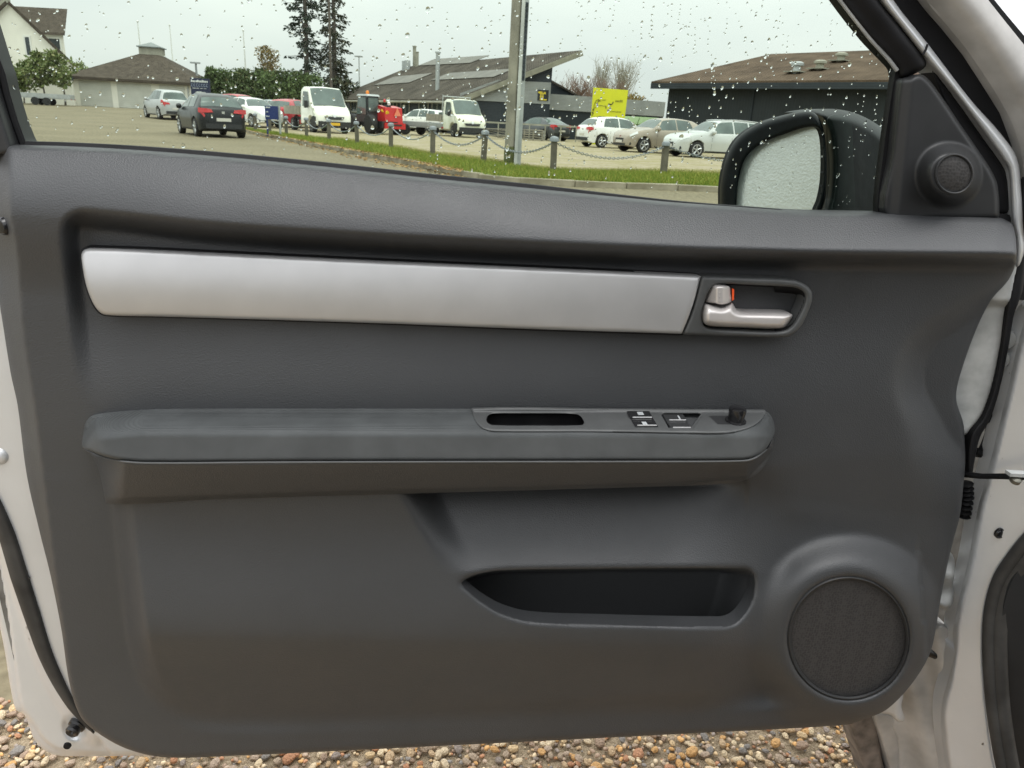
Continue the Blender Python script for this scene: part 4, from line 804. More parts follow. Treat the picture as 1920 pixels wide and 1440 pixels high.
for i, s in enumerate((3.0, 5.6, 9.5, 12.3, 16.0, 19.5, 23.0)):
    wall_window(ws, ground_of(E0), dd_, fn_, s, s+1.9, 1.15, 2.25, 0.08, M['fascia'], True)
p, e = quad_on(ground_of(E0)+fn_*.01, dd_, Z3, 0.4, LEN, 0.75, 1.0, 0.10, fn_); MB().prism(p, e).build('wall_ledge', M['grey_band'], ws)
def on_roof(px_, py_):
    d = rays(A(px_*1.), A(py_*1.)); t = ((E0-CAMP) @ up_)/(d @ up_); return CAMP+t*d
c = on_roof(820, 168); h = at(A(821.), A(97.), c[1])[2]-c[2]; fl = MB().lathe([(0.16, -0.3), (0.16, h*0.96), (0.22, h*0.965), (0.22, h), (0.02, h+.03)], c, Z3, 14).build('flue', M['steel'], ws, True)
for (px_, r_, top) in ((777, 0.17, 86), (782, 0.16, 97)):
    c = on_roof(px_, 124); h = at(A(px_*1.), A(top*1.), c[1])[2]-c[2]; MB().lathe([(r_, -0.3), (r_, h*.95), (r_*1.25, h*.955), (r_*1.25, h), (0.02, h)], c, Z3, 12).build('flue', M['fascia'], ws, True)
for px_, py_ in ((759, 131), (764, 130)):
    c = on_roof(px_, py_); MB().box(c+Z3*.35, (0.5, 0.5, 0.9)).build('roof_vent', M['steel'], ws)
for (x0, y0, x1, y1, wd_) in ((825, 145, 945, 138, 5), (720, 153, 790, 147, 4), (800, 118, 900, 112, 4)):
    a, b = on_roof(x0, y0), on_roof(x1, y1); cc = on_roof((x0+x1)/2, (y0+y1)/2-wd_); hw_ = np.linalg.norm(cc-(a+b)/2); dv = ov*hw_
    MB().prism([a-dv+up_*.03, b-dv+up_*.03, b+dv+up_*.03, a+dv+up_*.03], up_*.04).build('rooflight', mat('grey_rooflight', (0.15, 0.14, 0.12), 0.6, var=0.2, vscale=1), ws)
# ---- low extension to the right of it
ex = thing('low_shed', (7, 60, 0), 'low dark shed with pale grey band behind the yellow sign', 'building')
a0, b0 = at(A(1028.), A(181.), 58), at(A(1246.), A(196.), 62); eh = 3.05
du_ = ground_of(b0)-ground_of(a0); ln_ = np.linalg.norm(du_); du_ /= ln_; nn_ = V(du_[1], -du_[0], 0)
MB().prism([ground_of(a0), ground_of(b0), ground_of(b0)+Z3*eh, ground_of(a0)+Z3*eh], -nn_*8).build('wall', M['dark_clad'], ex)
p, e = quad_on(ground_of(a0), du_, Z3, -0.02, ln_, 2.05, 3.12, 0.10, nn_); MB().prism(p, e).build('wall_band', M['grey_band'], ex)
p, e = quad_on(ground_of(a0), du_, Z3, 5.2, 8.0, 0.1, 1.9, 0.05, nn_); MB().prism(p, e).build('gate', M['black_clad'], ex)
# ---- dark gable behind
g2 = thing('gabled_shed', (7, 70, 0), 'dark gabled shed roof showing behind the workshop corner', 'building')
q0, q1, q2 = at(A(980.), A(122.), 70), at(A(1088.), A(184.), 70), at(A(980.), A(184.), 70)
MB().prism([ground_of(q2), ground_of(q1), q1, q0, q2], V(0, 8, 0)).build('wall', M['dark_clad'], g2)
MB().prism([q0+V(-.1, -.3, .12), q1+V(.3, -.3, .02), q1+V(.3, -.3, -.14), q0+V(-.1, -.3, -.05)], V(0, 9, 0)).build('roof', M['eternit'], g2)
# ---- black hall at the right
bh = thing('black_hall', (15, 48, 0), 'black clad hall with brown hipped roof at the right', 'building')
c0 = V(8.75, 50, 0); du_ = V(10, -12, 0)/math.hypot(10, 12); dv_ = V(12, 10, 0)/math.hypot(12, 10); BL, BD, eh = 26., 14., 3.85
MB().hexa([c0, c0+du_*BL, c0+du_*BL+dv_*BD, c0+dv_*BD], [q+Z3*eh for q in (c0, c0+du_*BL, c0+du_*BL+dv_*BD, c0+dv_*BD)]).build('wall', M['black_clad'], bh)
o4 = [c0-du_*.8-dv_*.8, c0+du_*(BL+.8)-dv_*.8, c0+du_*(BL+.8)+dv_*(BD+.8), c0-du_*.8+dv_*(BD+.8)]; o4 = [q+Z3*(eh+.02) for q in o4]
r1_, r2_ = c0+dv_*BD/2+du_*2.2+Z3*6.05, c0+dv_*BD/2+du_*(BL-3)+Z3*6.05
rf = MB().add(o4+[r1_, r2_]+[q-Z3*.12 for q in o4], [(0, 1, 5, 4), (1, 2, 5), (2, 3, 4, 5), (3, 0, 4), (6, 7, 1, 0), (7, 8, 2, 1), (8, 9, 3, 2), (9, 6, 0, 3), (9, 8, 7, 6)]).build('roof', M['eternit2'], bh)
MB().prism([o4[0]-Z3*.1-dv_*.02, o4[1]-Z3*.1-dv_*.02, o4[1]-Z3*.42-dv_*.02, o4[0]-Z3*.42-dv_*.02], dv_*.1).build('fascia', M['dark_clad'], bh)
rn = np.cross(du_, r1_-o4[0]); rn /= np.linalg.norm(rn); rn = rn if rn[2] > 0 else -rn
def on_hall(px_, py_):
    d = rays(A(px_*1.), A(py_*1.)); t = ((o4[0]-CAMP) @ rn)/(d @ rn); return CAMP+t*d
for px_, py_, top, mt_ in ((1493, 136, 115, 'steel'), (1536, 130, 112, 'fascia'), (1576, 115, 98, 'fascia')):
    c = on_hall(px_, py_); h = max(0.4, at(A(px_*1.), A(top*1.), c[1])[2]-c[2]); MB().lathe([(0.24, -0.2), (0.20, h*.6), (0.34, h*.62), (0.34, h*.85), (0.2, h*.98), (0.02, h)], c, Z3, 14).build('roof_vent', M[mt_], bh, True)
    MB().prism([c+du_*-.5+ (r1_-o4[0])*0.0+up_*0-dv_*.5, c+du_*.5-dv_*.5, c+du_*.5+dv_*.3, c-du_*.5+dv_*.3], Z3*.05).build('vent_flashing', M['fascia'], bh)
wc = at(A(1656.), A(222.), 41.6)
s0_ = float((wc-c0) @ du_); wall_window(bh, c0, du_, -dv_, s0_-.40, s0_+.40, 1.05, 1.95, 0.12)
MB().tube([c0+du_*6.2-dv_*.05+Z3*0.1, c0+du_*6.2-dv_*.05+Z3*3.6], 0.05, 8).build('downpipe', M['dark_clad'], bh)
# ---- garage block with hipped roof
gg = thing('garage_block', (-35, 75, 0.4), 'white garage block with brown hipped roof and small roof lantern', 'garage')
a0 = at(A(141.), A(200.), 72); b0 = at(A(372.), A(214.), 74); a0[2] = b0[2] = 0.3; du_ = b0-a0; ln_ = np.linalg.norm(du_); du_ /= ln_; nn_ = V(du_[1], -du_[0], 0); eh = 2.95
c4 = [a0, b0, b0-nn_*11, a0-nn_*11]
MB().hexa(c4, [q+Z3*(eh-.3) for q in c4]).build('wall', M['white_wall'], gg)
o4 = [a0-du_*.5+nn_*.5, b0+du_*.5+nn_*.5, b0+du_*.5-nn_*11.5, a0-du_*.5-nn_*11.5]; o4 = [V(q[0], q[1], eh) for q in o4]
ap = a0+du_*ln_*0.535-nn_*5.5; ap = V(ap[0], ap[1], 5.85)
MB().add(o4+[ap]+[q-Z3*.25 for q in o4], [(0, 1, 4), (1, 2, 4), (2, 3, 4), (3, 0, 4), (5, 6, 1, 0), (6, 7, 2, 1), (7, 8, 3, 2), (8, 5, 0, 3), (8, 7, 6, 5)]).build('roof', M['tile'], gg)
lb = [ap+du_*x+nn_*y for x, y in ((-.95, .95), (.95, .95), (.95, -.95), (-.95, -.95))]
lan = MB().hexa([q-Z3*.7 for q in lb], [q+Z3*.25 for q in lb]).build('roof_lantern', M['fascia'], gg)
lb2 = [ap+du_*x+nn_*y+Z3*.25 for x, y in ((-1.1, 1.1), (1.1, 1.1), (1.1, -1.1), (-1.1, -1.1))]
MB().add(lb2+[ap+Z3*.70]+[q-Z3*.08 for q in lb2], [(0, 1, 4), (1, 2, 4), (2, 3, 4), (3, 0, 4), (5, 6, 1, 0), (6, 7, 2, 1), (7, 8, 3, 2), (8, 5, 0, 3)]).build('lantern_roof', mat('pale_lantern_glass', (0.16, 0.18, 0.175), 0.4, var=0.1), lan)
for (u0, u1) in ((0.55, 3.25), (3.75, 6.7), (7.4, 9.6)):
    n_sl = 14
    dm = bpy.data.objects.new('garage_door', mesh('garage_door', *(lambda p, e: (np.concatenate([p, A(p)+e]), [(3, 2, 1, 0), (4, 5, 6, 7), (0, 1, 5, 4), (1, 2, 6, 5), (2, 3, 7, 6), (3, 0, 4, 7)]))(*quad_on(a0, du_, Z3, u0, u1, 0.0, 2.3, 0.03, nn_)), False, M['white_paint'])); COL.objects.link(dm); dm.parent = gg; dm.matrix_parent_inverse = WM['garage_block'].inverted()
    sl = MB()
    for k_ in range(n_sl):
        p, e = quad_on(a0+nn_*.03, du_, Z3, u0+.03, u1-.03, 2.3*k_/n_sl+.025, 2.3*(k_+1)/n_sl-.012, 0.03, nn_); sl.prism(p, e)
    o = sl.build('door_slats', M['white_paint'], dm); o['kind'] = 'stuff'
p, e = quad_on(a0, du_, Z3, 0, ln_, eh-.42, eh-.26, .12, nn_); MB().prism(p, e).build('fascia', M['white_gloss'], gg)
MB().tube([a0+du_*9.9+nn_*.1+Z3*.1, a0+du_*9.9+nn_*.1+Z3*2.5], .06, 8).build('downpipe', M['steel'], gg)
# ---- white gabled house
wh = thing('gabled_house', (-52, 84, 0.4), 'tall white gabled house with dark tiled roof at the left', 'house')
Yh = 82
pk = at(A(18.), A(7.), Yh); re = at(A(140.), A(124.), Yh); le = at(A(-104.), A(124.), Yh)
gb0 = [V(le[0], Yh, 0.3), V(re[0], Yh, 0.3), re, pk, le]
HD = V(pk[0], Yh, 0)/math.hypot(pk[0], Yh)
MB().prism(gb0, HD*0.8).build('gable_wall', M['white_wall'], wh)
for s_e, sg_ in ((re, 1), (le, -1)):
    d_ = (s_e-pk)/np.linalg.norm(s_e-pk); n2 = V(-d_[2]*sg_, 0, d_[0]*sg_)*1.0; n2 = n2 if n2[2] > 0 else -n2
    MB().prism([pk+V(0, -.35, 0), s_e+d_*.6+V(0, -.35, 0), s_e+d_*.6+n2*.28+V(0, -.35, 0), pk+n2*.28+V(0, -.35, 0)], HD*1.2).build('roof', M['tile'], wh)
wu = V(1, 0, 0); wn = V(0, -1, 0); w0 = V(0, Yh, 0)
def pxr(pxa, pya, pxb, pyb, Y):
    a, b = at(A(pxa*1.), A(pya*1.), Y), at(A(pxb*1.), A(pyb*1.), Y); return a[0], b[0], b[2], a[2]
x0, x1, z0, z1 = pxr(43, 66, 63, 107, Yh); wall_window(wh, w0, wu, wn, x0, x1, z0, z1, 0.16)
x0, x1, z0, z1 = pxr(-14, 66, 5, 107, Yh); wall_window(wh, w0, wu, wn, x0, x1, z0, z1, 0.16)
# side wing
Yw = 86
x0, x1, z0, z1 = pxr(60, 62, 127, 130, Yw)
HB = HD*1.5
MB().hexa([V(x0-3, Yw, 0.3), V(x1, Yw, 0.3), V(x1, Yw, 0.3)+HB, V(x0-3, Yw, 0.3)+HB], [V(x0-3, Yw, z1), V(x1, Yw, z1), V(x1, Yw, z1)+HB, V(x0-3, Yw, z1)+HB]).build('wing_wall', M['white_wall'], wh)
tl = at(A(20.), A(18.), Yw+3.5); tr = at(A(119.), A(21.), Yw+3.5)
MB().prism([V(tl[0]-2, Yw-.4, z1-.1), V(x1+.4, Yw-.4, z1-.1), V(tr[0]+.4, Yw+3.5, tr[2]), V(tl[0]-2, Yw+3.5, tr[2])], V(0, .1, .25)).build('wing_roof', M['tile'], wh)
a_, b_, c_, d_ = pxr(88, 69, 117, 96, Yw); wall_window(wh, V(0, Yw, 0), wu, wn, a_, b_, c_, d_, 0.14)
ch = at(A(5.), A(2.), Yh+4); MB().box((ch[0], Yh+4, ch[2]), (1.0, 1.0, 4.5)).build('chimney', M['fascia'], wh)
# ---- garden wall
gw = thing('garden_wall', (-44, 70, 0.4), 'low white garden wall with dark coping in front of the house', 'wall')
a0, b0 = at(A(-120.), A(190.), 69.5), at(A(139.), A(200.), 71); a0[2] = b0[2] = 0.3; hgt = 2.25
MB().prism([a0, b0, b0+Z3*hgt, a0+Z3*hgt], V(0, .3, 0)).build('wall', M['white_wall'], gw)
MB().prism([a0+V(0, -.08, hgt+.004), b0+V(.05, -.08, hgt+.004), b0+V(.05, .38, hgt+.004), a0+V(0, .38, hgt+.004)], Z3*.28).build('coping', M['dark_clad'], gw)
# ================================================================== TREES
M['needle'] = island_mat('fir_needles', [(0.020, 0.034, 0.022), (0.030, 0.046, 0.028), (0.040, 0.050, 0.024), (0.024, 0.042, 0.030)])
M['needle2'] = island_mat('dry_fir_needles', [(0.045, 0.050, 0.025), (0.06, 0.055, 0.025), (0.03, 0.045, 0.025), (0.05, 0.06, 0.03)])
M['bark'] = mat('grey_brown_bark', (0.10, 0.085, 0.07), 0.9, var=0.3, vscale=3, bump=0.5, bscale=20)
M['leafg'] = island_mat('green_leaves', [(0.075, 0.115, 0.035), (0.105, 0.15, 0.05), (0.13, 0.17, 0.065), (0.085, 0.13, 0.05)])
M['leafd'] = island_mat('dark_hedge_leaves', [(0.055, 0.085, 0.032), (0.075, 0.11, 0.042), (0.095, 0.13, 0.05), (0.12, 0.12, 0.05)])
M['leafb'] = island_mat('bamboo_leaves', [(0.15, 0.20, 0.06), (0.21, 0.25, 0.09), (0.12, 0.17, 0.06), (0.27, 0.27, 0.12)])
M['leafa'] = island_mat('autumn_leaves', [(0.22, 0.16, 0.06), (0.30, 0.20, 0.08), (0.17, 0.15, 0.06), (0.26, 0.22, 0.10)])
M['twig'] = island_mat('bare_twigs', [(0.20, 0.13, 0.10), (0.26, 0.17, 0.13), (0.18, 0.14, 0.11)])
M['twig2'] = island_mat('pale_bare_twigs', [(0.30, 0.28, 0.22), (0.36, 0.33, 0.27), (0.26, 0.25, 0.2)])
def leaf_cloud(name, pts, size, mt, parent, dirs=None, asp=2.2, flat=0.0):
    n = len(pts); d = rng.normal(0, 1, (n, 3)) if dirs is None else dirs+rng.normal(0, .35, (n, 3)); d[:, 2] *= (1-flat); d /= np.linalg.norm(d, axis=1)[:, None]
    r = rng.normal(0, 1, (n, 3)); s = np.cross(d, r); s /= np.linalg.norm(s, axis=1)[:, None]+1e-9
    L_ = size*rng.uniform(.6, 1.4, n)[:, None]; Wd = L_/asp
    v = np.stack([pts-s*0, pts+d*L_*.5+s*Wd*.5, pts+d*L_, pts+d*L_*.5-s*Wd*.5], 1).reshape(-1, 3)
    me = bpy.data.meshes.new(name); me.vertices.add(4*n); me.vertices.foreach_set('co', v.reshape(-1)); me.loops.add(4*n); me.loops.foreach_set('vertex_index', np.arange(4*n, dtype=np.int32))
    me.polygons.add(n); me.polygons.foreach_set('loop_start', np.arange(0, 4*n, 4, dtype=np.int32)); me.update(calc_edges=True); me.materials.append(mt)
    o = bpy.data.objects.new(name, me); COL.objects.link(o); o.parent = parent; o.matrix_parent_inverse = WM[parent.name].inverted(); return o
def fir(px_, Y, H, Rb, label, mt, zb=1.5):
    b = at(A(px_*1.), A(230.), Y); t = thing('fir_tree', (float(b[0]), Y, 0), label, 'tree', 'pair of tall firs')
    MB().tube([V(b[0], Y, 0), V(b[0]+.1, Y, H*.5), V(b[0], Y, H)], [0.32, 0.2, 0.03], 8).build('trunk', M['bark'], t, True)
    P_, D_, br = [], [], MB(); z = zb
    while z < H-.4:
        fr_ = 1-(z/H); Lb = Rb*(fr_**.62)*1.15
        for k_ in range(5):
            if rng.random() < 0.18: continue
            a = rng.uniform(0, 6.28); l = Lb*rng.uniform(.55, 1.15); n = int(10+l*15); s = rng.uniform(.12, 1, n)
            droop = -0.30*l*s**1.5+0.22*l*s**3.2
            c = np.stack([b[0]+np.cos(a)*l*s, Y+np.sin(a)*l*s, z+droop], -1); w_ = 0.32*l*(1-s)*.9+.10
            c = c+np.stack([rng.normal(0, 1, n)*w_*-np.sin(a)*.55, rng.normal(0, 1, n)*w_*np.cos(a)*.55, rng.normal(-.10, .11, n)], -1); P_.append(c)
            D_.append(np.stack([np.full(n, np.cos(a)), np.full(n, np.sin(a)), np.full(n, -.45)], -1))
            br.tube([V(b[0], Y, z), V(b[0]+np.cos(a)*l*.5, Y+np.sin(a)*l*.5, z-.09*l), V(b[0]+np.cos(a)*l*.95, Y+np.sin(a)*l*.95, z-.12*l)], [.05, .035, .01], 4, False)
        z += rng.uniform(.34, .55)
    leaf_cloud('crown', np.concatenate(P_), 0.34, mt, t, np.concatenate(D_), 2.4); br.build('limbs', M['bark'], t)['kind'] = 'stuff'
fir(578, 84, 22, 2.35, 'tall dark fir, left of the pair behind the white truck', M['needle'])
fir(629, 86, 21, 2.15, 'tall dark fir, right of the pair behind the white truck', M['needle2'])
def bush(name, px_, ptop, pbot, Y, rx, label, mt, n=2600, size=.28, group=None, lobes=9, trunk=True, ry=None, cat='tree', gap=.35):
    top = at(A(px_*1.), A(ptop*1.), Y); bot = at(A(px_*1.), A(pbot*1.), Y); g = float(GZ(top[0], Y)); H = top[2]-g; zb = bot[2]; t = thing(name, (float(top[0]), Y, g), label, cat, group)
    cs = []; crown_h = top[2]-zb
    for k_ in range(lobes):
        f = (k_+.5)/lobes; zz = zb+crown_h*(f*.92+.02); rr = rx*(.55+.45*math.sin(math.pi*min(1, f*.85+.12)))*rng.uniform(.65, 1.05); cs.append((top[0]+rng.normal(0, rx*.34), Y+rng.normal(0, rx*.3), zz, rr*.62))
    cs = A(cs); k_ = rng.integers(0, lobes, n); d = rng.normal(0, 1, (n, 3)); d /= np.linalg.norm(d, axis=1)[:, None]; rad = rng.uniform(gap, 1.08, n)**.6
    p = cs[k_, :3]+d*(cs[k_, 3]*rad)[:, None]*A([1, 1, .9]); p[:, 2] = np.clip(p[:, 2], g+.05, top[2]+rng.uniform(-.3, .15, n))
    leaf_cloud('crown', p, size, mt, t)
    tr = MB(); tr.tube([V(top[0], Y, g-.1), V(top[0]+.05, Y, (zb+g)/2), V(top[0], Y, zb+crown_h*.6)], [max(.05, rx*.07), max(.04, rx*.05), .02], 7)
    for q in cs[::2]: tr.tube([V(top[0], Y, zb+crown_h*.1), V((top[0]+q[0])/2, Y, (zb+q[2])/2), V(*q[:3])], [.04, .03, .01], 5, False)
    tr.build('trunk', M['bark'], t, True); return t
for i, (px_, tp, lb_) in enumerate(((2, 100, 'young bamboo-like tree against the window frame, leftmost of the row'), (42, 112, 'thin yellowish young tree, second of the row on the white wall'), (80, 98, 'leafy young tree, third of the row on the white wall'), (118, 97, 'dense young tree beside the garage corner'))):
    bush('young_tree', px_-9, tp, 158 if i != 1 else 172, 67.5, 1.35 if i != 1 else 1.0, lb_, M['leafb'], 1300 if i != 1 else 650, .34, 'young trees along the garden wall', 8)
bush('shrub', 150, 116, 150, 86, 1.4, 'small shrub peeking over the garage roof', M['leafb'], 500, .3, None, 5)
for i, (px_, tp, rx_, mt_) in enumerate(((398, 128, 1.6, 'leafg'), (432, 132, 2.0, 'leafg'), (463, 130, 2.1, 'leafd'), (497, 134, 2.0, 'leafg'), (532, 132, 2.0, 'leafd'), (562, 140, 1.9, 'leafg'))):
    bush('hedge_tree', px_, tp, 205, 78, rx_*1.15, ['narrow green tree at the left end of the hedge, behind the blue board', 'broad green tree, second from the left in the hedge', 'broad dark tree, third from the left in the hedge', 'green tree below the autumn birch in the hedge', 'dark tree left of the firs in the hedge', 'green tree at the right end of the hedge, below the firs'][i], M[mt_], 3600, .30, 'trees of the tall hedge', 14)
bush('birch_tree', 505, 88, 150, 92, 1.75, 'thin yellow autumn birch rising behind the hedge', M['leafa'], 1300, .30, None, 12)
bush('shrub', 640, 150, 195, 80, 2.6, 'brownish shrub behind the red loader', M['needle2'], 1500, .35, None, 8)
def bare(px_, ptop, Y, rx, label, mt, n=90, up=1.0):
    top = at(A(px_*1.), A(ptop*1.), Y); H = top[2]; t = thing('bare_tree', (float(top[0]), Y, 0), label, 'tree', 'bare trees behind the sheds'); b = MB(); x = top[0]
    b.tube([V(x, Y, 0), V(x, Y, H*.35), V(x+.1, Y, H*.8)], [.22, .16, .04], 6); b.build('trunk', M['bark'], t, True)
    c = MB()
    for k_ in range(n):
        z0_ = H*rng.uniform(.12, .72); a = rng.uniform(0, 6.28); l = rx*rng.uniform(.4, 1.1); hz_ = min(H-z0_, H*rng.uniform(.18, .45)*up)*rng.uniform(.7, 1)
        e1 = V(x+np.cos(a)*l*.6, Y+np.sin(a)*l*.6, z0_+hz_*.45); e2 = V(x+np.cos(a)*l, Y+np.sin(a)*l, z0_+hz_)
        c.tube([V(x, Y, z0_), e1, e2], [.05, .03, .008], 3, False)
        for j_ in range(6):
            f = rng.uniform(.3, 1); q = V(x, Y, z0_)*(1-f)+e2*f; c.tube([q, q+V(*rng.normal(0, .35, 2), rng.uniform(.3, 1.0)*up)], [.022, .006], 3, False)
    c.build('crown', mt, t)
bare(1131, 110, 110, 1.5, 'slim pale bare poplar, left of the two tall ones', M['twig2'], 80, 1.3)
bare(1171, 112, 110, 2.3, 'pale bare poplar, right of the two tall ones', M['twig2'], 120, 1.3)
for i, (px_, tp) in enumerate(((1068, 146), (1092, 142), (1118, 146), (1145, 148))):
    bare(px_, tp, 100, 3.0, ['bare reddish tree at the workshop end of the row', 'bare reddish tree just left of the yellow sign', 'bare reddish tree behind the top left of the yellow sign', 'bare reddish tree behind the top right of the yellow sign'][i], M['twig'], 90)
bush('shrub', 1205, 182, 215, 95, 3.0, 'low brown bush between the yellow sign and black hall', M['leafa'], 1200, .35, None, 7)
# ================================================================== POLES, SIGNS
def pole(name, px_, ptop, Y, r, label, cat, mt, group=None, head=None):
    tp = at(A(px_*1.), A(ptop*1.), Y); g = float(GZ(tp[0], Y)); t = thing(name, (float(tp[0]), Y, g), label, cat, group)
    MB().tube([V(tp[0], Y, g-.1), V(tp[0], Y, (g+tp[2])/2), V(tp[0], Y, tp[2])], [r*1.25, r, r*.7], 8).build('pole', mt, t, True)
    if head == 'ball': MB().lathe([(.02, 0), (r*1.6, .06), (r*1.6, .14), (.02, .2)], V(tp[0], Y, tp[2]), Z3, 10).build('finial', mt, t, True)
    if head == 'lamp': MB().box(V(tp[0], Y-.15, tp[2]+.05), (.9, .4, .14)).build('lamp_head', M['steel'], t)
    return t
pole('flagpole', 258, 42, 92, .085, 'white flagpole rising above the roof lantern', 'flagpole', M['white_gloss'], 'flagpoles', 'ball')
pole('flagpole', 318, 49, 92, .075, 'white flagpole right of the roof lantern', 'flagpole', M['white_gloss'], 'flagpoles', 'ball')
pole('flagpole', 456, 59, 92, .085, 'white flagpole above the middle of the hedge', 'flagpole', M['white_gloss'], 'flagpoles', 'ball')
pole('lamp_post', 367, 119, 80, .14, 'short grey lamp post beside the garage roof', 'lamp post', M['steel'], 'distant lamp posts', 'lamp')
pole('lamp_post', 673, 107, 95, .08, 'thin grey lamp post left of the workshop roof', 'lamp post', M['steel'], 'distant lamp posts', 'lamp')
pole('utility_pole', 615, -60, 70, .11, 'slim wooden utility pole in front of the firs', 'pole', M['bark'])
tb = G(A(954.), A(317.)); M['oldwood'] = mat('old_grey_timber', (0.27, 0.25, 0.205), 0.9, var=0.3, vscale=2, bump=0.5, bscale=25, vdetail=8)
tt = thing('timber_pole', (float(tb[0]), float(tb[1]), 0.08), 'weathered timber pole standing on the verge', 'pole')
MB().tube([tb+Z3*.0, tb+Z3*3, tb+Z3*7.5], [0.125, 0.118, 0.10], 14).build('pole', M['oldwood'], tt, True)
MB().lathe([(.126, .0), (.130, .05), (.130, .45), (.122, .5)], tb+Z3*.02, Z3, 14).build('mossy_foot', mat('moss_on_timber', (0.08, 0.09, 0.03), 0.95, var=0.4, vscale=8, bump=.5, bscale=30), tt, True)
lb_ = G(A(969.5), A(318.)); ls = thing('steel_post', (float(lb_[0]), float(lb_[1]), 0.08), 'galvanised steel lamp post beside the timber pole', 'lamp post')
sp_ = MB(); hw_ = .075
sp_.box(lb_+V(-.045, 0, 3.6), (.075, .14, 7.2)); sp_.build('post_flange', mat('pale_galvanised_steel', (0.55, 0.56, 0.54), .5, metal=.2, var=.15, vscale=3), ls)
MB().box(lb_+V(.035, .02, 3.6), (.085, .12, 7.2)).build('post_web', M['steel'], ls)
MB().box(lb_+V(.035, -.05, 2.75), (.06, .02, 1.6)).build('post_plate', M['dark_clad'], ls)
# white strip drawing helper for unreadable print
def marks(parent, rows, o, du, nrm_, mt, name='sign_lettering'):
    b = MB()
    for (u0, u1, v, h, n) in rows:
        for k_ in range(n):
            a = u0+(u1-u0)*k_/n; w_ = (u1-u0)/n*rng.uniform(.55, .9); hh = h*rng.choice([.7, 1, 1, .75]); p, e = quad_on(o, du, Z3, a, a+w_, v, v+hh, .012, nrm_); b.prism(p, e)
    return b.build(name, mt, parent)
M['blue'] = mat('blue_sign_enamel', (0.022, 0.040, 0.16), 0.4, var=.08, vscale=2); M['navy'] = mat('navy_sign_board', (0.012, 0.018, 0.055), 0.45, var=.1, vscale=2); M['print'] = mat('white_print', (.72, .74, .72), .5)
a = at(A(356.), A(146.), 52); b = at(A(392.), A(149.), 52); bt = at(A(358.), A(180.), 52)
bs = thing('sign_board', (float((a[0]+b[0])/2), 52, 0.1), 'tall navy signboard with white lettering beside the garage', 'sign')
MB().prism([V(a[0], 52, .7), V(b[0], 52, .7), V(b[0], 52, a[2]), V(a[0], 52, a[2])], V(0, .15, 0)).build('board', M['navy'], bs)
wd_ = b[0]-a[0]; H_ = a[2]
marks(bs, [(a[0]+.05*wd_, a[0]+.95*wd_, H_-.24, .15, 11), (a[0]+.25*wd_, a[0]+.8*wd_, H_-.90, .10, 8), (a[0]+.1*wd_, a[0]+.9*wd_, H_-.62, .03, 4)], V(0, 51.98, 0), V(1, 0, 0), V(0, -1, 0), M['print'])
cm = MB()
for k_ in range(7):
    cx_ = a[0]+(.10+.13*k_)*wd_; aa = np.linspace(.9, 5.4, 8); pts_ = np.stack([cx_+.055*np.cos(aa), np.full(8, 51.97), H_-.42+.085*np.sin(aa)], -1); cm.tube(pts_, .016, 4)
cm.build('sign_symbols', mat('pale_blue_print', (.30, .35, .45), .5), bs)
for x_ in (a[0]+.15, b[0]-.15): MB().box(V(x_, 52.08, .4), (.08, .08, .8)).build('post', M['steel'], bs)
Yb = 30.5
a = at(A(496.), A(198.), Yb); b = at(A(521.5), A(201.), Yb); lo = at(A(497.), A(223.), Yb)
bs = thing('sign_board', (float((a[0]+b[0])/2), Yb, 0.08), 'small blue information board on grey posts at the verge', 'sign')
MB().prism([V(a[0], Yb, lo[2]), V(b[0], Yb, lo[2]), V(b[0], Yb, a[2]), V(a[0], Yb, a[2])], V(0, .05, 0)).build('board', M['blue'], bs)
wd_ = b[0]-a[0]; marks(bs, [(a[0]+.08*wd_, a[0]+.40*wd_, a[2]-.08, .05, 7), (a[0]+.1*wd_, a[0]+.25*wd_, a[2]-.24, .04, 3), (a[0]+.1*wd_, a[0]+.35*wd_, a[2]-.40, .04, 5)], V(0, Yb-.01, 0), V(1, 0, 0), V(0, -1, 0), M['print'])
MB().tube([V(b[0]+.04, Yb, .05), V(b[0]+.04, Yb, a[2]+.02)], .045, 8).build('post', M['steel'], bs, True)
MB().tube([V(a[0]+.05, Yb+.05, .05), V(a[0]+.05, Yb+.05, lo[2])], .035, 8).build('post', M['blue'], bs, True)
Yy = 47.0
a = at(A(1113.), A(164.), Yy); b = at(A(1178.), A(169.), Yy); lo = at(A(1112.), A(217.), Yy); ft = at(A(1103.), A(232.), Yy)
ys = thing('yellow_sign', (float((a[0]+b[0])/2), Yy, 0.05), 'big yellow signboard with a butterfly above the white hatchback', 'sign')
M['yellow'] = mat('yellow_sign_enamel', (.66, .66, .02), .45, var=.04, vscale=2); M['olive'] = mat('olive_print', (.20, .19, .01), .5); M['blackp'] = mat('black_print', (.025, .025, .015), .5)
bd = MB().prism([V(a[0], Yy, lo[2]), V(b[0]-.05, Yy, lo[2]-.03), V(b[0], Yy, b[2]), V(a[0], Yy, a[2])], V(0, .25, 0)).build('board', M['yellow'], ys)
MB().prism([V(a[0]-.12, Yy+.01, .05), V(a[0]+.52, Yy+.01, .05), V(a[0]+.42, Yy+.01, lo[2]-.01), V(a[0]-.03, Yy+.01, lo[2]-.01)], V(0, .23, 0)).build('board_leg', M['yellow'], ys)
wd_ = b[0]-a[0]; hg = a[2]-lo[2]
def yp(u, v): return V(a[0]+u*wd_, Yy-.012, a[2]-v*hg)
def ytube(name, pts_, r, mt): MB().tube([yp(*q) for q in pts_], r, 5).build(name, mt, ys, True)
ytube('painted_stem', [(.02, 1.0), (.05, .8), (.06, .6), (.10, .46), (.18, .40)], .022, M['olive'])
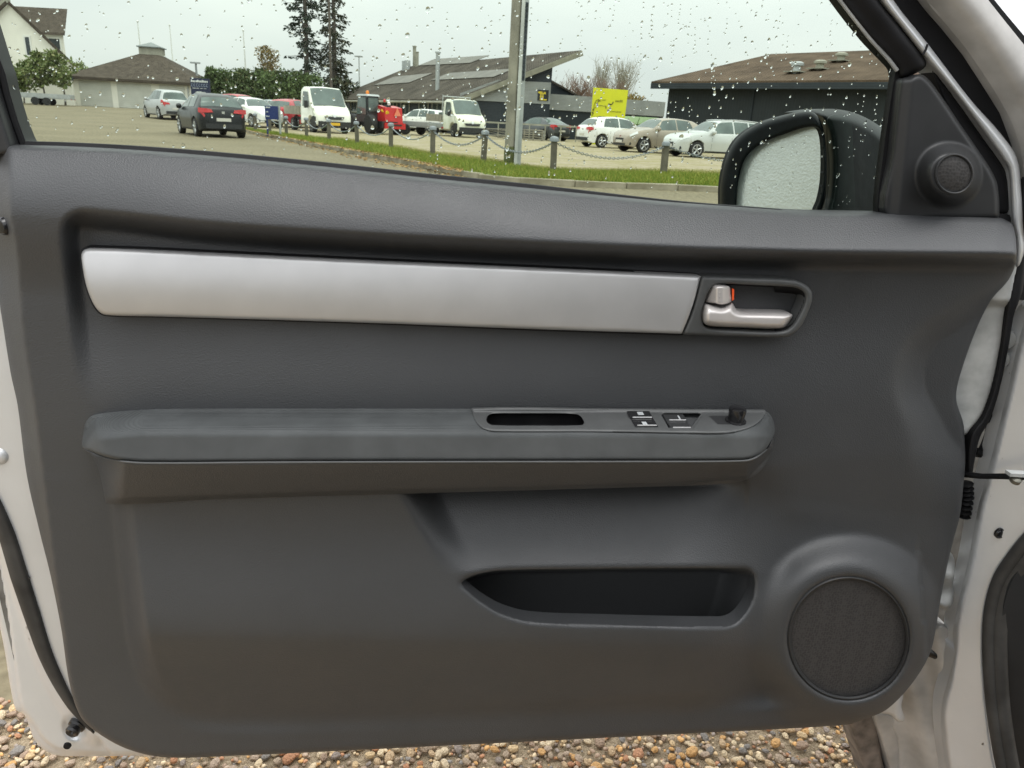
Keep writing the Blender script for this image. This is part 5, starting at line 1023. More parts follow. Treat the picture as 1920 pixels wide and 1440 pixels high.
ytube('painted_stem', [(.06, .74), (.14, .65), (.24, .62), (.38, .63)], .016, M['olive'])
for q in ([(.38, .62), (.42, .64), (.415, .73), (.39, .72)], [(.17, .40), (.26, .46), (.2, .48), (.14, .54)], [(.27, .42), (.38, .40), (.37, .43), (.28, .44)], [(.02, .76), (.065, .75), (.07, .81), (.02, .81)], [(.0, .88), (.05, .84), (.06, .95), (.03, .93)]):
    MB().prism([yp(*z) for z in q], V(0, -.012, 0)).build('painted_leaf', M['blackp'] if q[0][0] < .1 else M['olive'], ys)
MB().prism([yp(.465, .52), yp(.53, .55), yp(.57, .53), yp(.585, .47), yp(.61, .46), yp(.60, .53), yp(.565, .57), yp(.535, .60), yp(.50, .575)], V(0, -.012, 0)).build('painted_butterfly', M['blackp'], ys)
marks(ys, [(a[0]+.66*wd_, a[0]+.88*wd_, a[2]-.47*hg, .13, 5)], V(0, Yy-.005, 0), V(1, 0, 0), V(0, -1, 0), M['olive'])
marks(ys, [(a[0]+.54*wd_, a[0]+.86*wd_, a[2]-.83*hg, .05, 9)], V(0, Yy-.005, 0), V(1, 0, 0), V(0, -1, 0), M['olive'])
# ================================================================== POSTS AND CHAINS ON THE VERGE
M['postwood'] = mat('grey_post_timber', (0.13, 0.115, 0.09), 0.9, var=0.25, vscale=6, bump=.4, bscale=40); M['cap'] = mat('zinc_cap', (0.26, 0.28, 0.30), .45, metal=.5, var=.1); M['chain'] = mat('grey_chain', (0.24, 0.26, 0.28), .45, metal=.6)
PO = [(479, 252), (506, 248), (536, 251), (577, 255), (586, 258), (617, 263), (670, 269), (733, 277.5), (811, 290.5), (906, 303.5), (1037, 322.5), (1244, 325.5), (1560, 333)]
PO = [(452, 242), (479, 245), (506, 248), (537, 252), (575, 257), (617, 262.5), (670, 269), (733, 277.5), (811, 290.5), (906, 303.5), (1037, 322.5), (1244, 325.5), (1520, 334)]
nm = ['post nearest the dark hatchback', 'post left of the small blue board', 'post right under the small blue board', 'post under the white truck bed', 'post before the front wheel of the white truck', 'post below the yellow number plate', 'post left of the red loader', 'post just right of the red loader', 'post between loader and second truck', 'post below the second white truck', 'post right of the timber pole', 'post before the silver wagon', 'post hidden behind the door mirror']
PH = 0.68; tops = []
for i, (px_, py_) in enumerate(PO):
    g = G(A(px_*1.), A(py_*1.), 0.10); t = thing('verge_post', (float(g[0]), float(g[1]), 0.10), 'short grey timber '+nm[i], 'post', 'posts along the verge')
    an = rng.uniform(0, .3); le_ = rng.normal(0, .012, 2); R_ = np.array(Matrix.Rotation(an, 3, 'Z')); hh = PH*rng.uniform(.97, 1.03)
    s = .062; tp = g+V(le_[0], le_[1], hh)
    bb = [g+R_ @ V(x, y, -.1) for x, y in ((-s, -s), (s, -s), (s, s), (-s, s))]; tt_ = [tp+R_ @ V(x, y, 0) for x, y in ((-s, -s), (s, -s), (s, s), (-s, s))]
    MB().hexa(bb, tt_).build('post', M['postwood'], t); MB().lathe([(.098, -.055), (.098, .0), (.085, .03), (.03, .05), (.005, .052)], tp, Z3, 10).build('post_cap', M['cap'], t, True); tops.append(tp)
def chain(a, b, lab, i):
    L_ = np.linalg.norm(b-a); sag = .30*min(1, L_/2.6); t = thing('chain', tuple(map(float, (a+b)/2-V(0, 0, sag))), lab, 'chain', 'chains between the verge posts')
    f = np.linspace(0, 1, 60); p = a[None]*(1-f[:, None])+b[None]*f[:, None]; p[:, 2] -= 4*sag*f*(1-f); p[:, 2] -= .06
    if i >= 8:
        c = MB(); seg_ = np.concatenate([[0], np.cumsum(np.linalg.norm(np.diff(p, axis=0), axis=1))]); nl = int(seg_[-1]/.062)
        for k_ in range(nl):
            s0_, s1_ = (k_-.1)/nl*seg_[-1], (k_+1.1)/nl*seg_[-1]; q0, q1 = [A([np.interp(s, seg_, p[:, j]) for j in range(3)]) for s in (s0_, s1_)]
            tg = (q1-q0)/np.linalg.norm(q1-q0); sd_ = np.cross(tg, Z3); sd_ /= np.linalg.norm(sd_); oth = np.cross(sd_, tg); w_ = sd_ if k_ % 2 else oth; h_ = np.linalg.norm(q1-q0)/2; m_ = (q0+q1)/2
            aa = np.linspace(0, 2*math.pi, 9); c.tube([m_+tg*h_*math.cos(x)+w_*.024*math.sin(x) for x in aa], .0085, 4, False)
        c.build('links', M['chain'], t)
    else: MB().tube(p, .017, 6).build('links', M['chain'], t, True)
for i in range(len(tops)-1):
    chain(tops[i], tops[i+1], 'chain hanging rightwards from the '+nm[i].replace('hidden ', ''), i)
# ================================================================== VEHICLES
M['tyre'] = mat('tyre_rubber', (0.018, 0.018, 0.018), .75, var=.2, vscale=10); M['alloy'] = mat('alloy_rim', (.50, .51, .51), .35, metal=.5); M['carglass'] = mat('car_window_glass', (.085, .115, .105), .07, spec=.6, var=.35, vscale=1.5)
M['cartrim'] = mat('black_car_plastic', (.022, .024, .026), .55, var=.1); M['tail'] = mat('red_tail_light', (.50, .02, .02), .2, coat=.5); M['headlamp'] = mat('clear_headlamp', (.68, .70, .68), .15, metal=.3, coat=.5); M['plate'] = mat('pale_number_plate', (.62, .60, .55), .5); M['plate_y'] = mat('yellow_number_plate', (.75, .45, .03), .5)
M['chromeb'] = mat('chrome_badge', (.75, .75, .74), .15, metal=.9)
def paint(name, c, metal=.1, rough=.35): return mat(name, c, rough, metal=metal, coat=.45, var=.05, vscale=2)
def cspline(kn, x):
    kx = A([k[0] for k in kn], float); ky = A([k[1] for k in kn], float); m_ = np.gradient(ky, kx) if len(kn) > 2 else np.zeros(2)
    # monotone-limited hermite
    dl = np.diff(ky)/np.diff(kx); m2 = np.zeros(len(kn)); m2[0] = dl[0]; m2[-1] = dl[-1]
    for i in range(1, len(kn)-1): m2[i] = 0 if dl[i-1]*dl[i] <= 0 else 2*dl[i-1]*dl[i]/(dl[i-1]+dl[i])
    x = np.clip(np.asarray(x, float), kx[0], kx[-1]); j = np.clip(np.searchsorted(kx, x, 'right')-1, 0, len(kn)-2); h = kx[j+1]-kx[j]; t = (x-kx[j])/h
    return (2*t**3-3*t**2+1)*ky[j]+(t**3-2*t**2+t)*h*m2[j]+(-2*t**3+3*t**2)*ky[j+1]+(t**3-t**2)*h*m2[j+1]
HATCH = dict(L=4.15, W=1.76, top=[(0, .72), (.012, .90), (.03, 1.00), (.05, 1.06), (.13, 1.36), (.20, 1.44), (.40, 1.49), (.55, 1.43), (.70, 1.06), (.735, 1.00), (.85, .93), (.94, .82), (.985, .68), (1, .52)], belt=.93, rg=(.045, .125), ws=(.575, .705), sw=((.19, .40), (.415, .66)), ax=(.175, .815), wr=.315)
WAGON = dict(HATCH, L=4.45, top=[(0, .72), (.01, .92), (.02, 1.02), (.035, 1.08), (.075, 1.38), (.11, 1.46), (.40, 1.51), (.56, 1.45), (.70, 1.06), (.735, 1.00), (.85, .93), (.94, .82), (.985, .68), (1, .52)], rg=(.03, .072), ws=(.585, .705), sw=((.10, .25), (.265, .42), (.435, .665)))
SUV = dict(HATCH, L=4.3, W=1.80, top=[(0, .75), (.01, .95), (.02, 1.08), (.04, 1.16), (.09, 1.56), (.14, 1.64), (.40, 1.68), (.58, 1.60), (.71, 1.16), (.74, 1.10), (.86, 1.03), (.95, .92), (.985, .78), (1, .6)], belt=1.03, rg=(.033, .087), ws=(.60, .71), sw=((.12, .25), (.265, .42), (.435, .67)), wr=.34)
COUPE = dict(HATCH, L=4.5, top=[(0, .75), (.015, .90), (.05, 1.0), (.10, 1.04), (.27, 1.34), (.36, 1.39), (.45, 1.39), (.56, 1.33), (.70, 1.0), (.74, .95), (.86, .88), (.95, .78), (.985, .66), (1, .5)], belt=.90, rg=(.11, .26), ws=(.575, .70), sw=((.27, .42), (.435, .66)))
def car(sp, px_, Y, ang, label, pm, scale=1.0, group='parked cars', front=True, detail=True, py_=None, plate=None, rails=False, glass=None):
    Lc, Wc = sp['L'], sp['W']; b = at(A(px_*1.), A(230.), Y); az = math.atan2(b[0], Y); th = az+math.radians(ang); x0, y0 = b[0], Y
    g = float(GZ(x0, y0))+(0.05 if px_ > 440 else 0)
    t = thing('parked_car', (float(x0), float(y0), g), label, 'car', group, rotz=-th+math.pi/2); t.scale = (scale,)*3
    gm = glass or M['carglass']
    xs = np.unique(np.concatenate([np.linspace(0, 1, 61), [.003, .008, .02, .985, .994]])); X = (xs-.5)*Lc; hw = Wc/2*cspline([(0, .70), (.012, .80), (.04, .90), (.12, .975), (.3, 1), (.75, .99), (.88, .95), (.95, .86), (.985, .72), (1, .55)], xs)
    zt = cspline(sp['top'], xs); wr = sp['wr']; zb = np.full(len(xs), .20); zb = zb+.06*ss(.93, 1, xs)+.08*(1-ss(0, .06, xs))
    for a_ in sp['ax']:
        d = X-(a_-.5)*Lc; R_ = wr*1.13; k = np.abs(d) < R_; zb[k] = np.maximum(zb[k], wr+np.sqrt(np.maximum(R_**2-d[k]**2, 0))-.0)
    zb = np.minimum(zb, zt-.12)
    belt = np.minimum(sp['belt']+.07*(1-xs), zt-.035); gh = np.clip((zt-belt-.05)/.4, 0, 1)
    rt = hw*(1-.26*gh)*(.93-.02*gh)
    rows = []
    z_mid = np.maximum(zb+.02, .55)
    rows = [np.stack([X, 0*X, zb+.03], -1), np.stack([X, hw*.80, zb], -1), np.stack([X, hw*.97, np.minimum(zb+.03, belt-.06)], -1), np.stack([X, hw, np.clip(.58+0*X, zb+.035, belt-.05)], -1), np.stack([X, hw*.985, belt-.04], -1), np.stack([X, hw*.95, belt], -1),
            np.stack([X, hw*.95*.45+rt*.55+0*X, belt+(zt-belt)*.55], -1), np.stack([X, rt, belt+(zt-belt)*.90], -1), np.stack([X, rt*.88, zt-.004], -1), np.stack([X, rt*.5, zt+.018], -1), np.stack([X, 0*X, zt+.025], -1)]
    half = np.stack(rows, 1); nr = half.shape[1]; mir = half[:, -2:0:-1]*A([1, -1, 1]); ringv = np.concatenate([half, mir], 1); n = ringv.shape[1]; ns = len(xs)
    fc = [(i*n+j, i*n+(j+1) % n, (i+1)*n+(j+1) % n, (i+1)*n+j) for i in range(ns-1) for j in range(n)]+[tuple(range(n))[::-1], tuple(range((ns-1)*n, ns*n))]
    body_ = ob('body', ringv.reshape(-1, 3), fc, pm, t, True, True, world=False)
    def surf(s, r, side, off):
        """point on the body: s along 0..1, r ring row, pushed out by off"""
        s = np.asarray(s, float); r = np.asarray(r, float); r0 = np.clip(np.floor(r).astype(int), 0, nr-2); f = r-r0; out_ = np.zeros(s.shape+(3,))
        for k in range(3):
            c0 = np.stack([np.interp(s, xs, half[:, j, k]) for j in range(nr)], 0); idx = np.indices(s.shape); out_[..., k] = np.take_along_axis(c0, r0[None], 0)[0]*(1-f)+np.take_along_axis(c0, np.minimum(r0+1, nr-1)[None], 0)[0]*f
        c = A([0, 0, .75]); d = out_-np.stack([out_[..., 0]*.8, 0*s, np.full(s.shape, .7)], -1); d /= np.linalg.norm(d, axis=-1)[..., None]+1e-9; out_ = out_+d*off; out_[..., 1] *= side; return out_
    def pt(name, mt, s0, s1, r0, r1, side, off=.006, ns_=8, nr_=4, s0b=None, s1b=None, par=None):
        a = np.linspace(0, 1, ns_+1)[:, None]*np.ones((1, nr_+1)); v = np.ones((ns_+1, 1))*np.linspace(0, 1, nr_+1)[None]
        S0 = s0+((s0b if s0b is not None else s0)-s0)*v; S1 = s1+((s1b if s1b is not None else s1)-s1)*v
        p = surf(S0+(S1-S0)*a, r0+(r1-r0)*v, side, off); m_ = nr_+1
        return ob(name, p.reshape(-1, 3), [(i*m_+j, i*m_+j+1, (i+1)*m_+j+1, (i+1)*m_+j) for i in range(ns_) for j in range(nr_)], mt, par or t, True, False, world=False)
    def pt2(name, mt, s0, s1, r0, off=.006, top_in=.0):
        """patch across the car between both rows r0 (windscreens)"""
        m_ = 9; rr = np.concatenate([np.linspace(r0, nr-1, 5), np.linspace(nr-1, r0, 5)[1:]]); sd_ = A([1]*5+[-1]*4, float); a = np.linspace(s0, s1, 7); vs_ = []
        for s in a:
            for k in range(9): vs_.append(surf(A([s]), A([rr[k]]), sd_[k], off)[0])
        return ob(name, A(vs_), [(i*9+j, i*9+j+1, (i+1)*9+j+1, (i+1)*9+j) for i in range(6) for j in range(8)], mt, t, True, False, world=False)
    pt2('windscreen', gm, sp['ws'][0], sp['ws'][1], 7.5); pt2('rear_window', gm, sp['rg'][0], sp['rg'][1], 7.4)
    nw = len(sp['sw'])
    for side in (1, -1):
        for i, (a_, b_) in enumerate(sp['sw']):
            pt('side_window', gm, a_, b_, 5.12, 7.0, side, .008, s0b=a_+(.04 if i == 0 else 0), s1b=b_-(.075 if i == nw-1 else 0))
        pt('tail_light', M['tail'], .004, .055, 3.7, 5.0, side, .012); pt('headlight', M['headlamp'], .90, .975, 3.9, 6.8, side, .012)
        pt('sill_trim', M['cartrim'], .26, .73, 1.6, 2.15, side, .004)
        for f_ in (.28, .45, .665):
            if f_ > .2 and detail: pt('door_seam', M['cartrim'], f_, f_+.0025, 2.2, 5.0, side, .002, 1, 4)
        mp_ = surf(A([.665]), A([5.3]), side, .0)[0]; mb = MB().lathe([(.02, -.02), (.09, .02), (.10, .08), (.07, .16), (.01, .18)], mp_+A([0, side*.04, .02]), A([0, side, .1]), 10).build('wing_mirror', pm, t, True, world=False)
        for a_ in sp['ax']:
            c = A([(a_-.5)*Lc, side*(Wc/2-.115), wr]); ax_ = A([0, side, 0.])
            wh_ = MB().lathe([(wr*.62, -.10), (wr*.97, -.10), (wr, -.07), (wr, .07), (wr*.97, .10), (wr*.72, .105), (wr*.66, .085)], c, ax_, 24).build('wheel', M['tyre'], t, True, world=False)
            rm = MB(); rm.lathe([(wr*.70, .06), (wr*.70, .098), (wr*.60, .10), (wr*.58, .06)], c, ax_, 20); rm.lathe([(wr*.16, .05), (wr*.16, .095), (.01, .10)], c, ax_, 12)
            for q in range(5):
                an = q*2*math.pi/5+.3; rm.tube([c+ax_*.075+wr*.12*A([math.cos(an), 0, math.sin(an)]), c+ax_*.085+wr*.64*A([math.cos(an), 0, math.sin(an)])], [.030, .040], 4)
            o = rm.build('rim', M['alloy'], t, True, world=False); o.parent = wh_; o.matrix_parent_inverse = Matrix.Identity(4)
            MB().lathe([(wr*.58, -.02), (wr*.58, .04), (.01, .045)], c, ax_, 16).build('brake_disc', M['cartrim'], t, True, world=False)
    for side in (1, -1): MB().hexa([A(q) for q in ((-Lc/2+.10, side*Wc*.47, .84), (-Lc/2-.004, side*Wc*.36, .84), (-Lc/2-.004, side*Wc*.20, .86), (-Lc/2+.10, side*Wc*.20, .86))], [A(q) for q in ((-Lc/2+.12, side*Wc*.47, .99), (-Lc/2+.02, side*Wc*.36, .99), (-Lc/2+.02, side*Wc*.23, .96), (-Lc/2+.10, side*Wc*.23, .96))]).build('tail_light', M['tail'], t, world=False)
    # front end: grille, lower intake, badge, plate ; rear: bumper strip, badge, plate
    fx = Lc/2
    def fbox(name, mt, x, z, w, h, d=.03): return MB().box(A([x, 0, z]), (d, w, h)).build(name, mt, t, world=False)
    fbox('grille', M['cartrim'], fx-.035, .50, .62, .16, .09); fbox('bumper_intake', M['cartrim'], fx-.02, .315, .95, .10, .06); fbox('badge', M['chromeb'], fx-.06, .635, .12, .09, .06)
    fbox('number_plate', plate or M['plate'], fx+.015, .44, .50, .11, .02)
    fbox('rear_bumper', M['cartrim'], -fx+.02, .40, 1.25, .16, .10); fbox('number_plate', plate or M['plate'], -fx-.012, .62, .50, .11, .02); fbox('badge', M['chromeb'], -fx+.04, .86, .10, .08, .05)
    for side in (1, -1): MB().lathe([(.07, 0), (.075, .03), (.05, .035), (.01, .035)], A([fx-.14, side*Wc*.37, .36]), A([1, side*.5, 0]), 12).build('fog_lamp', M['cartrim'], t, True, world=False)
    if rails:
        for side in (1, -1):
            p = surf(np.linspace(.12, .55, 9), np.full(9, 8.0), side, .05); MB().tube(p, .022, 6).build('roof_rail', M['alloy'], t, True, world=False)
    return t
pw = paint('white_car_paint', (.80, .80, .77), 0); pb = paint('beige_car_paint', (.36, .31, .245), .3); psil = paint('silver_wagon_paint', (.55, .57, .55), .3); pdk = mat('black_car_paint', (.006, .008, .009), .3, spec=.35, coat=.12, var=.05, vscale=2); psv = paint('silver_suv_paint', (.45, .46, .46), .35); prd = paint('red_car_paint', (.45, .03, .04), .1); pgr = paint('steel_grey_paint', (.085, .09, .095), .3); plg = paint('light_grey_paint', (.50, .54, .55), .2)
car(HATCH, 394, 29.3, -13, 'dark grey hatchback seen from behind on the road', pdk, 0.98)
car(SUV, 314, 49.0, -16, 'silver family car in front of the white garage', psv, 1.0)
car(HATCH, 476, 43.5, 180-28, 'white hatchback facing us left of the small blue board', pw, 1.0)
car(SUV, 455, 52, 180-35, 'dark red car behind the white hatchback by the hedge', prd, .95)
car(HATCH, 430, 58, 60, 'light car farthest back in the row by the hedge', plg, 1.0)
car(COUPE, 525, 52, 180-40, 'pale silver car mostly hidden behind the blue board', plg, 1.0)
car(HATCH, 552, 46.5, 28, 'bright red hatchback behind the flatbed of the first truck', prd, 1.02)
car(WAGON, 790, 56, -52, 'white car behind the trailer left of the second truck', pw, 1.0)
car(COUPE, 1014, 52, -38, 'dark grey coupe right of the timber pole', pgr, 1.0)
car(HATCH, 1160, 41.0, 60, 'white hatchback parked under the yellow sign', pw, 1.0)
car(HATCH, 1238, 36.5, 180+55, 'beige hatchback facing left between white and silver cars', pb, 1.02)
car(WAGON, 1346, 33.5, 180+56, 'silver estate car facing left behind the door mirror', psil, 1.0, rails=True)
# ---- flatbed trucks
ptr = mat('grubby_white_truck_paint', (.80, .80, .70), .4, coat=.4, var=.10, vscale=1.5, col2=(.66, .68, .50)); pt1 = mat('white_truck_paint', (.84, .84, .76), .4, coat=.4, var=.05, vscale=1.5)
M['bedwood'] = mat('grey_truck_bed', (.26, .24, .19), .7, var=.25, vscale=4)
def truck(px_, Y, ang, label, pm, plate, rack, H=2.15, sc_=1.0, bumper=None):
    b = at(A(px_*1.), A(230.), Y); az = math.atan2(b[0], Y); th = az+math.radians(ang)
    t = thing('flatbed_truck', (float(b[0]), Y, .05), label, 'truck', 'white flatbed trucks', rotz=-th+math.pi/2); t.scale = (sc_,)*3
    # cab: lofted cross-sections along x (front at +)
    st = [(-.95, .35, H-.06, .92, .84), (-.60, .35, H, .96, .86), (-.10, .35, H-.01, .97, .86), (.15, .35, H-.05, .97, .85), (.42, .42, 1.78, .97, .88), (.80, .75, 1.27, .96, .90), (1.02, .80, 1.14, .94, .88), (1.22, .42, 1.02, .91, .84), (1.34, .34, .86, .86, .78), (1.38, .34, .60, .80, .74)]
    xs_ = A([q[0] for q in st]); xi = np.unique(np.concatenate([np.linspace(-.95, 1.38, 40), xs_])); wr = .33; rr = []
    f = lambda k: cspline([(q[0], q[k]) for q in st], xi)
    zt = f(2); hw = f(3); ht = f(4); zb = np.full(len(xi), .34); d = xi-.62; k = np.abs(d) < .42; zb[k] = np.maximum(.34, wr+np.sqrt(np.maximum(.42**2-d[k]**2, 0))); zb = np.minimum(zb, zt-.15); bl = np.minimum(1.20, zt-.06)
    rows = [np.stack([xi, 0*xi, zb+.03], -1), np.stack([xi, hw*.9, zb], -1), np.stack([xi, hw, np.minimum(zb+.08, bl-.1)], -1), np.stack([xi, hw, bl-.05], -1), np.stack([xi, hw*.97, bl], -1), np.stack([xi, ht*.5+hw*.5, bl+(zt-bl)*.5], -1), np.stack([xi, ht, zt-.10*(zt > 1.3)-.02], -1), np.stack([xi, ht*.9, zt-.01], -1), np.stack([xi, 0*xi, zt+.03], -1)]
    half = np.stack(rows, 1); ring_ = np.concatenate([half, half[:, -2:0:-1]*A([1, -1, 1])], 1); n = ring_.shape[1]; ns = len(xi)
    ob('cab', ring_.reshape(-1, 3), [(i*n+j, i*n+(j+1) % n, (i+1)*n+(j+1) % n, (i+1)*n+j) for i in range(ns-1) for j in range(n)]+[tuple(range(n))[::-1], tuple(range((ns-1)*n, ns*n))], pm, t, True, True, world=False)
    Ztop = lambda x: float(np.interp(x, xi, zt)); 
    p = []
    for x_ in np.linspace(.20, .79, 7):
        w_ = float(np.interp(x_, xi, ht))*.93
        for y_ in np.linspace(-1, 1, 7): p.append((x_+.012, y_*w_, Ztop(x_)+.03-.045*y_*y_+.012))
    ob('windscreen', A(p), [(i*7+j, i*7+j+1, (i+1)*7+j+1, (i+1)*7+j) for i in range(6) for j in range(6)], M['carglass'], t, True, False, world=False)
    for s in (1, -1):
        MB().prism([A([-.50, s*.965, 1.24]), A([.52, s*.985, 1.22]), A([.14, s*.905, 1.92]), A([-.50, s*.90, 1.94])], A([0, s*.012, 0])).build('side_window', M['carglass'], t, world=False)
        MB().box(A([.42, s*1.10, 1.32]), (.10, .17, .34)).build('wing_mirror', M['cartrim'], t, world=False)
        MB().prism([A([.95, s*.93, .84]), A([1.14, s*.90, .80]), A([1.02, s*.88, 1.16]), A([.80, s*.95, 1.18])], A([.03, s*.03, .0])).build('headlight', mat('dull_headlamp', (.55, .56, .46), .3, coat=.3) if 'dull_headlamp' not in bpy.data.materials else bpy.data.materials['dull_headlamp'], t, world=False)
        MB().prism([A([.66, s*.985, .34]), A([1.24, s*.90, .30]), A([1.24, s*.90, .76]), A([1.02, s*.955, .80]), A([.84, s*.985, .72])], A([.02, s*.02, 0])).build('bumper_corner', M['cartrim'], t, world=False)
        for x_ in (.62, -2.35):
            wl = MB().lathe([(.2, -.11), (wr*.96, -.11), (wr, -.08), (wr, .08), (wr*.96, .11), (.2, .115)], A([x_, s*.82, wr]), A([0, s, 0]), 20).build('wheel', M['tyre'], t, True, world=False)
            r_ = MB().lathe([(.20, .09), (.19, .118), (.10, .10), (.06, .125), (.01, .13)], A([x_, s*.82, wr]), A([0, s, 0]), 16).build('rim', M['alloy'], t, True, world=False); r_.parent = wl
    MB().box(A([1.37, 0, .42]), (.14, 1.66, .30)).build('bumper', M['cartrim'], t, world=False)
    MB().prism([A([1.385, -.52, .80]), A([1.385, .52, .80]), A([1.40, .42, .66]), A([1.40, -.42, .66])], A([.03, 0, 0])).build('grille', M['cartrim'], t, world=False)
    MB().lathe([(.09, 0), (.085, .03), (.01, .04)], A([1.39, 0, .84]), A([1, 0, .2]), 14).build('badge', M['chromeb'], t, True, world=False)
    if plate: MB().box(A([1.45, 0, .45]), (.02, .52, .13)).build('number_plate', plate, t, world=False)
    bed = MB().box(A([-2.25, 0, .86]), (2.5, 2.0, .10)).build('bed', M['bedwood'], t, world=False)
    for s in (1, -1): MB().box(A([-2.25, s*.985, 1.07]), (2.5, .03, .32)).build('drop_side', M['bedwood'], t, world=False)
    MB().box(A([-3.485, 0, 1.07]), (.03, 1.94, .32)).build('tailboard', M['bedwood'], t, world=False)
    for s in (1, -1): MB().box(A([-1.7, s*.4, .62]), (3.4, .10, .16)).build('chassis_rail', M['cartrim'], t, world=False)
    if rack:
        for s in (1, -1): MB().tube([A([-1.04, s*.9, .9]), A([-1.04, s*.9, H+.22])], .03, 6).build('rack_post', M['steel'], t, world=False)
        MB().tube([A([-1.04, -.9, H+.14]), A([-1.04, .9, H+.14])], .03, 6).build('rack_bar', M['steel'], t, world=False); MB().tube([A([-1.04, -.9, H-.5]), A([-1.04, .9, H-.5])], .025, 6).build('rack_bar', M['steel'], t, world=False)
    return t
truck(609, 40.5, 180-20, 'white flatbed truck with yellow plate left of the red loader', pt1, M['plate_y'], False, 2.18, 1.0)
truck(868, 47.5, 180-24, 'grubby cream flatbed truck with ladder rack by the workshop', ptr, None, True, 2.12, 1.0)
# ---- red telehandler
Yt = 44.; b = at(A(703.), A(230.), Yt); az = math.atan2(b[0], Yt); th = az+math.radians(-28)
tl = thing('telehandler', (float(b[0]), Yt, .05), 'red and black telescopic loader between the two trucks', 'loader', rotz=-th+math.pi/2); tl.scale = (.86,)*3   # rear faces us
mr_ = mat('red_loader_paint', (.55, .02, .02), .4, coat=.3, var=.08, vscale=2); my_ = mat('yellow_loader_paint', (.75, .48, .02), .4); mc_ = mat('loader_cab_frame', (.03, .033, .035), .4)
def lb(name, c, d, mt): return MB().box(A(c, float), d).build(name, mt, tl, world=False)
MB().hexa([A(q) for q in ((-2.0, -.95, .45), (-.9, -1.0, .45), (-.9, .35, .45), (-2.0, .35, .45))], [A(q) for q in ((-1.9, -.9, 1.62), (-.9, -.95, 1.75), (-.9, .3, 1.75), (-1.9, .3, 1.62))]).build('engine_cover', mr_, tl, world=False)
lb('rear_bumper', (-2.05, -.3, .55), (.2, 1.45, .35), mr_); lb('chassis', (-.2, 0, .6), (3.6, 1.1, .4), mc_)
lb('light_strip', (-2.165, -.3, .60), (.02, .9, .10), M['cartrim'])
tri = MB().prism([A([-1.99, -.78, 1.15]), A([-1.99, -.28, 1.15]), A([-1.96, -.53, 1.62])], A([-.03, 0, 0])).build('warning_triangle', mat('orange_triangle', (.75, .22, .12), .5), tl, world=False)
cbm = MB().hexa([A(q) for q in ((-1.0, .15, .7), (.6, .15, .7), (.6, 1.05, .7), (-1.0, 1.05, .7))], [A(q) for q in ((-.85, .2, 2.25), (.35, .2, 2.25), (.35, 1.0, 2.25), (-.85, 1.0, 2.25))]).build('cab', mc_, tl, world=False)
MB().hexa([A(q) for q in ((-.95, .13, 2.25), (.45, .13, 2.25), (.45, 1.06, 2.25), (-.95, 1.06, 2.25))], [A(q) for q in ((-.85, .2, 2.36), (.35, .2, 2.36), (.35, 1.0, 2.36), (-.85, 1.0, 2.36))]).build('cab_roof', M['steel'], tl, world=False)
MB().prism([A([-.985, .25, 1.35]), A([-.985, .97, 1.35]), A([-.89, .93, 2.15]), A([-.89, .27, 2.15])], A([-.02, 0, 0])).build('rear_pane', M['carglass'], tl, world=False)
MB().prism([A([-.85, 1.06, 1.15]), A([.45, 1.06, 1.15]), A([.28, 1.02, 2.15]), A([-.75, 1.02, 2.15])], A([0, .02, 0])).build('side_pane', M['carglass'], tl, world=False)
MB().tube([A([-1.7, -.1, 1.62]), A([.5, -.1, 1.55]), A([2.6, -.1, .8])], [.17, .17, .15], 6).build('boom', mc_, tl, world=False)
MB().tube([A([-1.45, .22, 1.45]), A([-1.95, .16, 1.30])], .13, 10).build('boom_ram', my_, tl, world=False)
for s in (-1, 1):
    for x_ in (-1.15, 1.25):
        c = A([x_, s*.92, .58]); wl = MB().lathe([(.28, -.2), (.54, -.2), (.58, -.15), (.58, .15), (.54, .2), (.3, .2)], c, A([0, s, 0]), 20).build('wheel', M['tyre'], tl, True, world=False); r_ = MB().lathe([(.30, .15), (.28, .19), (.1, .12), (.01, .12)], c, A([0, s, 0]), 14).build('rim', mr_, tl, True, world=False); r_.parent = wl
MB().lathe([(.10, 0), (.10, .14), (.06, .20), (.01, .21)], A([-.75, .9, 2.36]), Z3, 12).build('beacon', mat('orange_beacon', (.85, .25, .02), .3), tl, True, world=False)
MB().lathe([(.08, 0), (.09, .12), (.05, .18), (.01, .19)], A([-1.2, -.05, 1.95]), Z3, 10).build('tail_lamp', M['tail'], tl, True, world=False); MB().tube([A([-1.2, -.05, 1.6]), A([-1.2, -.05, 1.96])], .02, 5).build('lamp_stalk', mc_, tl, world=False)
MB().lathe([(.02, 0), (.10, .05), (.11, .2), (.03, .26)], A([-1.3, -.3, 1.72]), Z3, 10).build('work_lamp', M['white_gloss'], tl, True, world=False)
